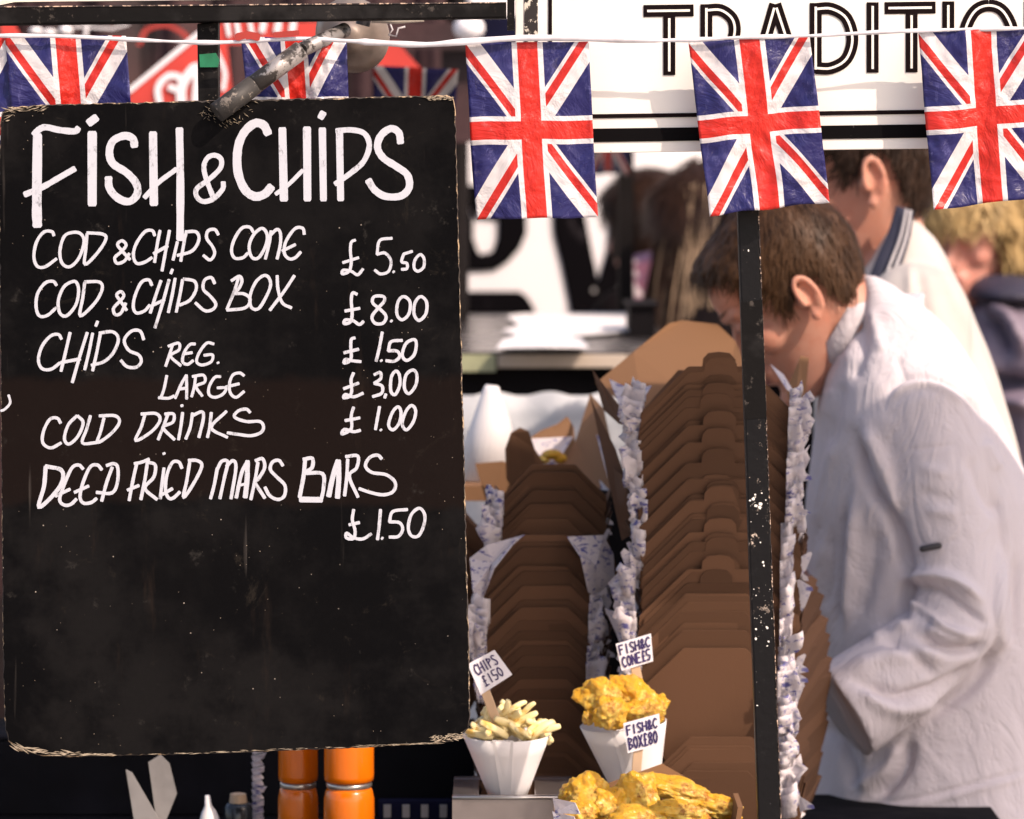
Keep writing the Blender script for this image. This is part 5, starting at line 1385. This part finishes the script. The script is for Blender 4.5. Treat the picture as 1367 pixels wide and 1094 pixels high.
def hair_cap(name, M4, mask, thick, mat, parent, seed, flow, nstr=5000, slen=.035, swid=.0012, wave=0., lift=.003, clump=.35, grid=(84, 96)):
    """cap grown from the skull where mask>0, plus thousands of strand ribbons"""
    g = head_grid(*grid); ns, nz = grid[0], len(g)
    mb = MB(); mb.loft(g); bm = bmesh.new(); me = mb.mesh('t', 'hair_brown'); bm.from_mesh(me); bmesh.ops.recalc_face_normals(bm, faces=bm.faces); bm.normal_update()
    pts = []; o_ = V((seed * 2.3, seed * 5.1, seed))
    for v in bm.verts:
        p = v.co.copy(); n = v.normal.copy(); m_ = mask(p.x, abs(p.y), p.z, p.y)
        th = thick(p.x, p.y, p.z)
        fl = flow(p, n); fl = (fl - n * fl.dot(n)); fl = fl.normalized() if fl.length > 1e-6 else V((0, 1, 0)); cr = n.cross(fl)
        u, w_ = p.dot(cr), p.dot(fl)
        tuft = noise.noise(V((u * 95, w_ * 18, 0)) + o_) * clump + noise.noise(V((u * 240, w_ * 25, 3)) + o_) * clump * .5
        k = max(0, min(1, m_))
        if k > .35: pts.append((p + n * (th * k * (1 + tuft)), n, fl, th * k))
        v.co = p + n * (-.006 + (th * (1 + tuft) + .006) * k)
    bm.to_mesh(me); bm.free(); me.transform(M4); me.materials.clear(); me.materials.append(M[mat].m)
    me.polygons.foreach_set('use_smooth', [True] * len(me.polygons)); o = link(name, me, parent)
    rnd = random.Random(seed); mb = MB(); fs = []
    for _ in range(nstr):
        p, n, fl, th = pts[rnd.randrange(len(pts))]
        p = p + V((rnd.gauss(0, .002), rnd.gauss(0, .002), rnd.gauss(0, .002))) - n * .002
        fl = (fl + V((rnd.gauss(0, .22), rnd.gauss(0, .22), rnd.gauss(0, .22)))); fl = (fl - n * fl.dot(n) * .9).normalized(); cr = n.cross(fl)
        L = slen * rnd.uniform(.6, 1.25); w2 = swid * rnd.uniform(.6, 1.4)
        vs = []; K = 4 if wave else 3
        ph = rnd.uniform(0, 6.28)
        for q in range(K + 1):
            t = q / K; c = p + fl * L * t + n * (lift * math.sin(t * 2.4) - .004 * t * t) + cr * wave * math.sin(ph + t * 5) + n * wave * .8 * math.cos(ph + t * 5)
            ww = w2 * (1 - t * .75); vs += [c - cr * ww, c + cr * ww]
        mb.add(vs, [(2 * q, 2 * q + 1, 2 * q + 3, 2 * q + 2) for q in range(K)])
    mb.xf(M4); h = mb.build('hair_strands', mat, parent, True); h['kind'] = 'stuff'
    return o

def short_mask(fringe=.186, nape=.045, side=.118):
    def f(x, y, z, sy):
        # hairline height as a function of the forward coordinate
        if x > .062: h = fringe
        elif x > .034: h = .160 + (x - .034) / .028 * (fringe - .160)
        elif x > .020: h = side + (x - .020) / .014 * (.160 - side)
        elif x > -.002: h = side - .003
        elif x > -.034: h = .142
        elif x > -.046: h = .142 - (-.034 - x) / .012 * .06
        else: h = .082 - min(1, (-.046 - x) / .045) * (.082 - nape)
        h += .006 * noise.noise(V((x * 60, y * 60, 2)))
        return (z - h) / .010 + .2
    return f

def fold(me, lines, axis_front=-1, px_of=None, rand=None):
    """push vertices of a garment in and out along drawn fold lines (photo points) on the viewer's side"""
    n = len(me.vertices); co = np.empty(n * 3, 'f'); me.vertices.foreach_get('co', co); co = co.reshape(-1, 3)
    no = np.empty(n * 3, 'f'); me.vertices.foreach_get('normal', no); no = no.reshape(-1, 3)
    px = co[:, 0] / co[:, 1] * F + 683.5; py = (HC - co[:, 2]) / co[:, 1] * F + HZ
    front = np.clip(-no[:, 1] * 1.5 + .3, 0, 1)
    d = np.zeros(n, 'f')
    for pts, amp, wid in lines:
        amp = amp * 1.6
        c = smooth_curve(pts, 6); best = np.full(n, 1e9, 'f'); tt = np.zeros(n, 'f'); m_ = len(c) - 1
        for i in range(m_):
            ax, ay, bx, by = c[i].x, c[i].y, c[i + 1].x, c[i + 1].y; vx, vy = bx - ax, by - ay; l2 = vx * vx + vy * vy + 1e-9
            t = np.clip(((px - ax) * vx + (py - ay) * vy) / l2, 0, 1)
            dd = np.hypot(px - ax - t * vx, py - ay - t * vy); k = dd < best
            best = np.where(k, dd, best); tt = np.where(k, (i + t) / m_, tt)
        env = np.clip(np.minimum(tt, 1 - tt) * 5 + .25, 0, 1)
        d += amp * env * np.exp(-(best / wid) ** 2) * front
    if rand:
        sc, amp = rand
        for i in range(n):
            p = co[i]; d[i] += amp * (noise.noise(V((p[0] * sc, p[1] * sc, p[2] * sc * .55))) + .45 * noise.noise(V((p[0] * sc * 2.6, p[1] * sc * 2.6, p[2] * sc * 1.6))))
    co += no * d[:, None]; me.vertices.foreach_set('co', co.ravel()); me.update()

def loft_px(mb, rows, Yc, seg=44, e=2.4):
    """rows: (py, left px, right px, half depth[, centre depth offset]) -> closed lofted volume"""
    rr = []
    for r in rows:
        py, l, r_, hd = r[:4]; yc = Yc + (r[4] if len(r) > 4 else 0)
        a = P(l, py, yc); b = P(r_, py, yc); cx, hw = (a.x + b.x) / 2, (b.x - a.x) / 2
        ring = []
        for k in range(seg):
            an = 2 * math.pi * k / seg; c, s_ = math.cos(an), math.sin(an); q = (abs(c) ** e + abs(s_) ** e) ** (-1 / e)
            ring.append(V((cx + hw * c * q, yc + hd * s_ * q, a.z)))
        rr.append(ring)
    mb.loft(rr)

def hand(mb, wrist, direction, palm_n, scale=1.0, curl=.5, side=1):
    """palm and five bent fingers grown into the body volume"""
    d = V(direction).normalized(); n = (V(palm_n) - d * V(palm_n).dot(d)).normalized(); c = d.cross(n) * side
    w0 = V(wrist); s_ = scale
    for i, (off, L) in enumerate(((-.030, .066), (-.010, .076), (.010, .072), (.029, .056))):
        k = w0 + (d * .088 + c * off) * s_
        mb.capsule(w0 + (d * .02 + c * off * .55) * s_, .0145 * s_, k, .0110 * s_, 12)
        p = k; an = 0; dirs = d
        for j, f in enumerate((.45, .32, .23)):
            an += curl * (.8 if j == 0 else 1.0); dirs = d * math.cos(an) + n * math.sin(an); q = p + dirs * L * f * s_
            mb.capsule(p, (.0092 - j * .0010) * s_, q, (.0084 - j * .0012) * s_, 10); p = q
    k0 = w0 + (d * .028 - c * .028) * s_; k1 = w0 + (d * .062 - c * .056 + n * .012) * s_; k2 = k1 + (d * .030 - c * .006 + n * .014) * s_
    mb.capsule(w0 + d * .01 * s_, .016 * s_, k0, .0145 * s_, 12); mb.capsule(k0, .014 * s_, k1, .0105 * s_, 12); mb.capsule(k1, .0102 * s_, k2, .0080 * s_, 10)

def eyes(M4, parent, mat='eye'):
    for y in (-1, 1):
        q = MB(); q.ellipsoid((.0850, y * .031, .1245), (.0022, .0062, .0010)); q.xf(M4); q.build('eye', 'eye', parent, True)
        q = MB(); rnd = random.Random(3)
        for k in range(46):
            t = k / 45; p = V((.0945 - .018 * t - .012 * t * t, y * (.012 + .038 * t), .1500 + .004 * math.sin(t * 2.6) + rnd.uniform(-.0016, .0016)))
            q.prism([p, p + V((-.001, y * .005, .0018)), p + V((-.001, y * .0053, .0022)), p + V((0, 0, .0006))], (.0006, 0, 0))
        q.xf(M4); q.build('eyebrow', 'hair_brown', parent)
    q = MB(); q.capsule((.0925, -.017, .0595), .0030, (.0985, 0, .0612), .0042); q.capsule((.0925, .017, .0595), .0030, (.0985, 0, .0612), .0042)
    q.capsule((.0905, -.015, .0505), .0032, (.0965, 0, .0495), .0048); q.capsule((.0905, .015, .0505), .0032, (.0965, 0, .0495), .0048)
    q.xf(M4); q.build('lips', 'lip', parent, True)

def build_head(mb, M4):
    g = [[M4 @ p for p in r] for r in head_grid()]; mb.loft(g); face_parts(mb, M4)

# ------------------------------------------------------------------ the bending cook
def cook_front():
    Y = 4.97
    t = thing('person', (P(1240, 0, Y).x, Y, 0), 'cook with short brown hair in white chef jacket bending over the boxes', 'person')
    H4 = pose((1071, 391), Y, 38, 1.05)
    mb = MB(); build_head(mb, H4)
    neck_top = H4 @ V((-.030, 0, .075)); nb = P(1165, 452, Y)
    mb.capsule(neck_top, .062, nb, .066, 24); mb.capsule(H4 @ V((.0, 0, .055)), .040, P(1130, 470, Y), .055, 20)
    hip = P(1235, 1010, Y + .02); sh = P(1235, 500, Y)
    mb.chain([(nb, .07), (P(1195, 560, Y), .095), (P(1225, 760, Y), .125), (hip, .125)], 20)
    # legs to the ground
    for s_, kx in ((-1, 0), (1, .05)):
        hj = hip + V((0, s_ * .10, 0)); kn = V((hip.x - .03 + kx, hj.y, .50)); an = V((hip.x + .02 + kx, hj.y, .09))
        mb.chain([(hj, .095), (kn, .062), (an, .042)], 18); mb.capsule(an + V((.01, 0, -.045)), .035, an + V((-.15, 0, -.055)), .028, 14)
    # arms
    shn, eln, wrn = P(1240, 575, 4.865), P(1288, 826, 4.79), P(1212, 905, 4.775)
    mb.chain([(P(1225, 560, 4.90), .055), (shn, .045), (eln, .040), (wrn, .028)], 16)
    dn = (wrn - eln).normalized(); hand(mb, wrn + dn * .004, dn + V((-.1, 0, -.1)), V((0, .3, -1)), .68, .4, 1)
    shf, elf, wrf = P(1225, 560, 5.15), P(1200, 800, 5.2), P(1105, 780, 5.02)
    mb.chain([(P(1225, 540, 5.06), .06), (shf, .052), (elf, .040), (wrf, .028)], 16)
    dn2 = (wrf - elf).normalized(); hand(mb, wrf, dn2, V((0, -.3, -1)), .95, .5, -1)
    me = setmat(remesh(mb, .0034, 4, .45), 'skin'); link('body', me, t)
    eyes(H4, t)
    def thick(x, y, z):
        b = .014 + .012 * max(0, min(1, (x - .03) / .05)) + .004 * max(0, z - .2) / .03
        return b if x > -.06 else .009
    def flow(p, n):
        c = V((-.045, 0, .228)); f = p - c; return V((f.x + .02, f.y, f.z)) if p.x < .02 else V((.9, f.y * 6, -.5))
    hair_cap('hair', H4, short_mask(.190, .060), thick, 'hair_brown', t, 4, flow, 9000, .026, .0009, 0, .002, .30)
    # jacket
    mb = MB()
    loft_px(mb, [(368, 1150, 1168, .035), (380, 1146, 1192, .055), (397, 1142, 1214, .075), (416, 1138, 1240, .095), (440, 1128, 1264, .120), (470, 1106, 1286, .150), (505, 1098, 1306, .175), (550, 1092, 1328, .195), (600, 1086, 1352, .20),
                 (660, 1078, 1380, .20), (730, 1075, 1402, .195), (800, 1078, 1416, .19), (870, 1086, 1424, .19), (930, 1092, 1428, .19), (985, 1088, 1432, .195), (1040, 1078, 1436, .205), (1092, 1068, 1438, .215), (1096, 1072, 1436, .212)], Y)
    ca, cb = P(1127, 434, Y), P(1188, 470, Y)
    mb.tube([ca + (cb - ca) * .02, ca + (cb - ca) * .5, cb], [.061, .068, .095], 30)
    mb.chain([(P(1232, 560, 4.85), .082), (P(1250, 640, 4.815), .069), (P(1272, 740, 4.80), .064), (P(1287, 826, 4.785), .066)], 22)
    mb.chain([(P(1287, 826, 4.785), .064), (P(1215, 890, 4.765), .061)], 22)
    mb.tube([P(1215, 890, 4.765), P(1168, 922, 4.75), P(1122, 953, 4.735)], [.061, .063, .0655], 26)
    mb.chain([(P(1225, 560, 5.12), .08), (P(1200, 790, 5.18), .065), (P(1125, 785, 5.05), .058)], 18)
    me = remesh(mb, .0036, 9, .5)
    co = 2.049
    C = lambda pts: [(1020 + a / co, 560 + b / co) for a, b in pts]
    D = lambda pts: [(880 + a / 2.606, 180 + b / 2.606) for a, b in pts]
    fold(me, [
        (C([(395, 440), (450, 425), (520, 440), (590, 492)]), .011, 7), (C([(405, 465), (470, 470), (540, 510), (600, 555)]), -.008, 5),
        (C([(400, 500), (430, 530), (500, 575), (580, 590)]), .010, 6), (C([(425, 598), (500, 628), (560, 632), (590, 620)]), -.010, 6), (C([(440, 570), (500, 600), (560, 600)]), .006, 6),
        (C([(410, 520), (440, 540), (460, 560)]), -.010, 5),
        (C([(250, 715), (350, 758), (420, 750), (500, 725), (570, 680)]), -.009, 8), (C([(220, 690), (330, 650), (420, 640), (500, 650)]), .007, 12), (C([(260, 740), (360, 790), (480, 770)]), .006, 12),
        (C([(290, 600), (340, 575), (400, 560)]), .007, 8), (C([(330, 610), (400, 640), (470, 700)]), -.005, 8),
        (C([(150, 690), (200, 780), (280, 925)]), .003, 4), (C([(165, 680), (215, 775), (295, 915)]), -.0022, 3),
        (C([(245, 40), (285, 170), (360, 290), (400, 440)]), -.012, 8), (C([(275, 20), (330, 140), (370, 260)]), .007, 10),
        (C([(395, 440), (380, 520), (330, 580)]), -.012, 7),
        (C([(200, 60), (165, 180), (140, 300)]), .006, 9), (C([(245, 230), (238, 400), (222, 560)]), .007, 8), (C([(225, 230), (205, 400), (200, 580)]), -.006, 8),
        (C([(300, 300), (290, 420), (250, 560)]), -.005, 12), (C([(160, 330), (150, 450), (160, 560)]), .005, 7), (C([(185, 300), (178, 420), (170, 520)]), -.004, 5),
        (C([(395, 880), (380, 960), (300, 1040)]), -.010, 9), (C([(370, 890), (330, 960), (250, 1010)]), .006, 10), (C([(150, 830), (220, 900), (250, 1010)]), -.008, 10),
        (C([(640, 300), (630, 480), (640, 620), (590, 700)]), -.004, 6), (C([(655, 200), (660, 420), (640, 600)]), .003, 6), (C([(690, 380), (680, 600)]), -.004, 6),
        (C([(640, 640), (560, 740), (450, 810)]), -.008, 8), (C([(395, 85), (520, 70)]), -.0010, 2.5), (C([(520, 70), (545, 320)]), -.0008, 2.5), (C([(395, 85), (430, 335), (545, 325)]), -.0010, 2.5),
        (C([(430, 130), (500, 150)]), .0018, 7), (C([(430, 200), (520, 225)]), -.0018, 8), (C([(440, 250), (530, 262)]), .0018, 7),
        (C([(560, 100), (600, 200), (640, 260)]), -.005, 9), (C([(600, 60), (640, 140)]), .004, 8),
        (C([(245, 1055), (420, 1035), (600, 990), (711, 960)]), -.0022, 3), (C([(245, 1075), (420, 1055), (600, 1008), (711, 978)]), .002, 5),
        (D([(790, 905), (850, 850), (960, 850), (1080, 920), (1130, 1000)]), -.0040, 4), (D([(800, 925), (860, 872), (960, 872), (1060, 930)]), .003, 5),
        (D([(830, 765), (840, 810), (856, 850)]), -.0025, 4), (D([(740, 600), (760, 700), (780, 760)]), .004, 9), (D([(700, 640), (700, 760), (670, 850)]), -.005, 8),
        (D([(680, 520), (650, 620), (600, 720), (560, 810)]), .004, 6), (D([(705, 530), (680, 640), (620, 760), (590, 830)]), -.005, 5),
        (D([(640, 860), (610, 980), (590, 1080)]), -.005, 7), (D([(600, 880), (570, 980)]), .005, 8), (D([(760, 640), (860, 620), (960, 700)]), .003, 14),
    ], rand=(7, .0022))
    setmat(me, 'coat'); link('chef_jacket', me, t)
    # stand-up collar band
    n_ = (cb - ca).normalized()
    mb = MB(); mb.tube([ca - n_ * .014, ca + n_ * .012], [.0635, .0685], 36, cap=False)
    o = mb.build('collar', 'coat', t, True); so = o.modifiers.new('s', 'SOLIDIFY'); so.thickness = .003; so.offset = 0
    # pen loop tab on the sleeve, buttons down the front
    mb = MB(); c = P(1243, 731, 4.735); mb.capsule(c + V((-.011, 0, -.002)), .0042, c + V((.010, .002, .002)), .0042, 10); mb.build('pen_clip', 'btn', t, True)
    for (x, y) in ((1104, 614), (1102, 724), (1100, 826)):
        p = P(x, y, 4.905 if y < 700 else 4.90); mb = MB(); mb.tube([p, p + V((0, -.010, 0))], [.007, .006], 14); mb.build('button', 'btnw', t)
    # trousers
    mb = MB(); hz_ = hip
    loft_px(mb, [(1040, 1085, 1425, .18), (1100, 1078, 1428, .19), (1160, 1080, 1420, .19), (1230, 1090, 1400, .18)], Y)
    for s_, kx in ((-1, 0), (1, .05)):
        hj = hip + V((0, s_ * .10, -.05)); kn = V((hip.x - .03 + kx, hj.y, .50)); an = V((hip.x + .02 + kx, hj.y, .13)); mb.chain([(hj, .115), (kn, .085), (an, .075)], 18)
    me = remesh(mb, .009, 4); fold(me, [], rand=(8, .006)); setmat(me, 'trousers'); link('trousers', me, t)
    for s_, kx in ((-1, 0), (1, .05)):
        mb = MB(); q = V((hip.x + .02 + kx, hip.y + s_ * .10, .045)); mb.capsule(q + V((.02, 0, .0)), .045, q + V((-.16, 0, -.008)), .037, 18); me = remesh(mb, .006, 2)
        link('shoe', setmat(me, 'shoe'), t)
    return t
cook_front()

def cook_back():
    Y = 5.45
    t = thing('person', (P(1190, 0, Y).x, Y, 0), 'second cook in white jacket with striped navy collar, head partly behind the flags', 'person')
    H4 = pose((1157, 240), Y, 14, 1.24)
    mb = MB(); build_head(mb, H4)
    nb = P(1186, 360, Y); mb.capsule(H4 @ V((-.022, 0, .07)), .056, nb, .062, 24); mb.capsule(H4 @ V((.01, 0, .03)), .046, P(1160, 385, Y), .062, 20)
    hip = P(1215, 880, Y)
    mb.chain([(nb, .07), (P(1195, 500, Y), .09), (hip, .12)], 20)
    for s_ in (-1, 1):
        hj = hip + V((0, s_ * .10, 0)); kn = V((hip.x - .02, hj.y, .50)); an = V((hip.x + .02, hj.y, .09)); mb.chain([(hj, .095), (kn, .062), (an, .042)], 16); mb.capsule(an + V((.01, 0, -.045)), .035, an + V((-.15, 0, -.055)), .028, 14)
        a, b, c = P(1212, 440, Y + s_ * .16), P(1230, 640, Y + s_ * .24), P(1130, 760, Y + s_ * .14)
        mb.chain([(a, .055), (b, .042), (c, .03)], 14); dn = (c - b).normalized(); hand(mb, c, dn, V((0, 0, -1)), .95, .4, s_)
    link('body', setmat(remesh(mb, .0042, 4, .45), 'skin'), t); eyes(H4, t)
    def flow(p, n):
        c = V((-.045, 0, .228)); f = p - c; return f if p.x < .02 else V((.9, f.y * 6, -.4))
    hair_cap('hair', H4, short_mask(.180, .035, .125), lambda x, y, z: .012 + .01 * max(0, min(1, (z - .15) / .06)), 'hair_dark', t, 6, flow, 5000, .026, .0011)
    mb = MB()
    loft_px(mb, [(284, 1194, 1206, .030), (298, 1182, 1226, .065), (318, 1170, 1246, .10), (340, 1160, 1258, .125), (365, 1142, 1268, .15), (400, 1124, 1286, .19), (450, 1096, 1308, .23), (510, 1090, 1332, .24), (590, 1086, 1356, .24), (700, 1086, 1378, .23), (850, 1086, 1390, .22), (1000, 1086, 1400, .22)], Y)
    for s_ in (-1, 1):
        a, b, c = P(1222, 425, Y + s_ * .17), P(1236, 640, Y + s_ * .24), P(1150, 740, Y + s_ * .17); mb.chain([(a, .080), (b, .066)], 18); mb.chain([(b, .064), (c, .058)], 18)
    me = remesh(mb, .0065, 6)
    fold(me, [([(1214, 350), (1216, 420), (1210, 500)], .004, 5), ([(1240, 330), (1290, 430), (1330, 540)], .003, 8), ([(1225, 360), (1232, 400), (1238, 440)], -.004, 6)], rand=(8, .004))
    link('jacket', setmat(me, 'coat_cream'), t)
    # navy collar with pale stripes, a curved band lying round the neck
    def band(name, mat_, w0, w1, out_, parent):
        mb = MB(); A = [(1196, 276), (1186, 308), (1172, 340), (1158, 374), (1146, 392)]
        c = smooth_curve(A, 6); vs = []
        n = len(c)
        for i, q in enumerate(c):
            f = i / (n - 1); tx = (c[min(i + 1, n - 1)] - c[max(i - 1, 0)]).normalized(); nn = V((-tx.y, tx.x)) * -1
            if nn.x < 0: nn = -nn
            wid = 30 * (.8 + .35 * math.sin(f * 2.6))
            dep = Y - .10 - .085 * f
            for w_ in (w0, w1):
                p = q + nn * wid * w_; vs.append(P(p.x, p.y, dep - .012 * math.sin(w_ * 3.1) - out_))
        mb.add(vs, [(2 * i, 2 * i + 1, 2 * i + 3, 2 * i + 2) for i in range(n - 1)]); o = mb.build(name, mat_, parent, True)
        so = o.modifiers.new('s', 'SOLIDIFY'); so.thickness = .003; so.offset = -1; return o
    cl = band('collar', 'navycollar', 0, 1, 0, t)
    mb = MB(); cc = P(1184, 322, Y); mb.tube([cc + V((.006, 0, .012)), cc + V((.004, 0, -.03))], [.058, .066], 30, cap=False); o = mb.build('collar', 'navycollar', t, True); so = o.modifiers.new('s', 'SOLIDIFY'); so.thickness = .003
    band('stripe', 'stripe', .52, .62, .004, cl); band('stripe', 'stripe', .74, .84, .004, cl)
    mb = MB(); loft_px(mb, [(860, 1095, 1385, .18), (1000, 1095, 1385, .19), (1090, 1100, 1370, .18)], Y)
    for s_ in (-1, 1):
        hj = hip + V((0, s_ * .10, -.05)); kn = V((hip.x - .02, hj.y, .50)); an = V((hip.x + .02, hj.y, .13)); mb.chain([(hj, .115), (kn, .085), (an, .075)], 16)
    link('trousers', setmat(remesh(mb, .012, 3), 'trousers'), t)
    for s_ in (-1, 1):
        mb = MB(); q = V((hip.x + .02, hip.y + s_ * .10, .045)); mb.capsule(q + V((.02, 0, .0)), .045, q + V((-.16, 0, -.008)), .037, 16); link('shoe', setmat(remesh(mb, .007, 2), 'shoe'), t)
cook_back()

def bystander(ear, Y, pitch, yaw, label, jacket_rows, jmat, hair, scale=1.0, skin='skin_pink', jfold=(), seed=1):
    """simple complete figure further back: body to the ground, clothes, shoes"""
    H4 = pose(ear, Y, pitch, scale, yaw)
    c0 = H4 @ V((-.02, 0, .06))
    t = thing('person', (c0.x, Y, 0), label, 'person')
    mb = MB(); build_head(mb, H4)
    sh = V((c0.x + .01, Y, c0.z - .16)); hip = V((c0.x + .02, Y, max(.80, c0.z - .62)))
    mb.capsule(H4 @ V((-.03, 0, .07)), .055, sh + V((0, 0, .03)), .06, 18); mb.chain([(sh, .10), (hip, .12)], 16)
    up = Matrix.Rotation(R(180 + yaw), 3, 'Z'); lat = up @ V((0, 1, 0)); fw = up @ V((1, 0, 0))
    limbs = []
    for s_ in (-1, 1):
        hj = hip + lat * s_ * .09; kn = V((hj.x, hj.y, .48)); an = V((hj.x, hj.y, .08)); mb.chain([(hj, .09), (kn, .06), (an, .04)], 14); mb.capsule(an + V((0, 0, -.035)), .035, an + V((0, 0, -.045)) + fw * .14, .028, 12)
        a = sh + lat * s_ * .17; b = a + V((0, 0, -.29)) + lat * s_ * .05; c = b + V((0, 0, -.12)) + fw * .20
        mb.chain([(a, .05), (b, .04), (c, .028)], 12); hand(mb, c, (c - b), V((0, 0, -1)), .9, .4, s_); limbs.append((hj, kn, an, a, b, c))
    link('body', setmat(remesh(mb, .0065, 3, .4), skin), t); eyes(H4, t)
    mb = MB(); loft_px(mb, jacket_rows, Y)
    for hj, kn, an, a, b, c in limbs: mb.chain([(a, .085), (b, .07), (c, .055)], 14)
    me = remesh(mb, .010, 4); fold(me, jfold, rand=(7, .007)); link('coat', setmat(me, jmat), t)
    mb = MB()
    mb.capsule(hip + V((0, 0, .05)), .15, hip, .15)
    for hj, kn, an, a, b, c in limbs: mb.chain([(hj, .11), (kn, .08), (an + V((0, 0, .05)), .07)], 14)
    link('trousers', setmat(remesh(mb, .015, 3), 'trousers'), t)
    for hj, kn, an, a, b, c in limbs:
        mb = MB(); mb.capsule(V((an.x, an.y, .045)) - fw * .02, .045, V((an.x, an.y, .04)) + fw * .15, .038, 14); link('shoe', setmat(remesh(mb, .009, 2), 'shoe'), t)
    hair(H4, t); return t

# blonde woman seen from behind at the right edge
def blonde_hair(H4, t):
    mask = lambda x, y, z, sy: (z - (.165 if x > .03 else .10 if x > -.01 else .02)) / .012 + .3
    hair_cap('hair', H4, mask, lambda x, y, z: .030 + .010 * noise.noise(V((x * 30, y * 30, z * 30))), 'hair_blonde', t, 12, lambda p, n: V((p.x * -.2, p.y * .3, -1)) + V((0, .4, 0)) * noise.noise(p * 25), 7000, .045, .0022, .007, .008, .9)
bystander((1296, 322), 7.0, 8, 62, 'woman with curly blonde hair in a mauve padded jacket seen from behind', [(384, 1298, 1372, .07), (398, 1288, 1400, .12), (420, 1284, 1436, .17), (460, 1292, 1452, .20), (520, 1300, 1462, .21), (600, 1300, 1466, .20), (760, 1300, 1470, .2)], 'jacket', blonde_hair, 1.04,
          jfold=[([(1300, 392), (1340, 384), (1400, 380)], .02, 7), ([(1298, 404), (1340, 398), (1400, 396)], -.025, 5), ([(1310, 420), (1330, 440), (1345, 470)], -.025, 6), ([(1320, 415), (1350, 430), (1370, 470)], .02, 8), ([(1300, 440), (1320, 470), (1336, 500)], .02, 7), ([(1310, 500), (1340, 512), (1400, 512)], -.035, 9), ([(1330, 530), (1380, 540)], .02, 8)], seed=2)
mbh = MB(); loft_px(mbh, [(366, 1306, 1352, .06), (378, 1288, 1392, .12), (392, 1284, 1412, .15), (400, 1292, 1420, .14)], 6.97)
_w = [o for o in bpy.data.objects if o.get('label', '').startswith('woman with curly')][0]
link('hood_collar', setmat(remesh(mbh, .008, 3), 'jacketdark'), _w)

# pink faced man looking towards us, between the cooks
bystander((1262, 262), 8.0, 22, 50, 'pink faced bald man looking down, glimpsed behind the second cook', [(348, 1215, 1250, .06), (362, 1190, 1290, .14), (420, 1170, 1310, .18), (600, 1170, 1310, .18)], 'darkcoat', lambda a, b: None, 1.0)

# long fair haired woman at the left of the flags
def long_hair(H4, t):
    mask = lambda x, y, z, sy: (z - (.17 if x > .05 else .02)) / .012 + .3
    hair_cap('hair', H4, mask, lambda x, y, z: .016, 'hair_chestnut', t, 14, lambda p, n: V((p.x * .1, p.y * .4, -1)), 5000, .07, .0024, .003, .005, .6)
    c = H4 @ V((-.02, 0, .12)); rnd = random.Random(5)
    for mat_, n, cx, sp in (('hair_fair', 1500, .040, .034), ('hair_chestnut', 2400, -.040, .052), ('hair_fair', 260, -.02, .062)):
        mb = MB()
        for _ in range(n):
            a = rnd.uniform(0, 6.28); r_ = rnd.uniform(.7, 1.15)
            p = V((c.x + cx + math.cos(a) * sp * r_, c.y + math.sin(a) * .075 * r_ - (.055 if mat_ == 'hair_fair' else .03), c.z + .09 * rnd.uniform(-.4, 1)))
            L = rnd.uniform(.22, .36); w_ = rnd.uniform(.0008, .0018); ph = rnd.uniform(0, 6); vs = []
            for q in range(6):
                f = q / 5; pc = p + V((math.sin(ph + f * 4) * .008 + (p.x - c.x) * f * .5, math.cos(ph + f * 3) * .006, -L * f)); vs += [pc - V((w_, 0, 0)), pc + V((w_, w_ * .5, 0))]
            mb.add(vs, [(2 * q, 2 * q + 1, 2 * q + 3, 2 * q + 2) for q in range(5)])
        o = mb.build('long_hair', mat_, t, True); o['kind'] = 'stuff'
bystander((950, 308), 7.5, 18, 40, 'woman with long fair hair behind the raised kraft lid', [(392, 915, 965, .06), (408, 896, 992, .13), (446, 882, 1010, .17), (510, 878, 1016, .18), (640, 876, 1020, .18)], 'darkcoat', long_hair, 1.02)

# dark dressed customer with a purple printed top beside the post
def dark_hair(H4, t):
    mask = lambda x, y, z, sy: (z - (.17 if x > .05 else .05)) / .012 + .3
    hair_cap('hair', H4, mask, lambda x, y, z: .02, 'hair_chestnut', t, 15, lambda p, n: V((p.x * .1, p.y * .4, -1)), 3000, .05, .0024, .003, .005, .6)
p_ = bystander((872, 306), 8.15, 10, -30, 'dark haired customer in dark coat and purple printed top beside the post', [(372, 850, 892, .06), (387, 842, 908, .11), (430, 838, 916, .14), (540, 838, 918, .15)], 'darkcoat', dark_hair, .95)
MBs = MB(); MBs.prism([P(846, 342, 7.93), P(872, 336, 7.93), (P(884, 400, 7.93)), P(880, 450, 7.93), P(848, 450, 7.93)], (0, .02, 0)); MBs.build('printed_top', 'purple', p_)
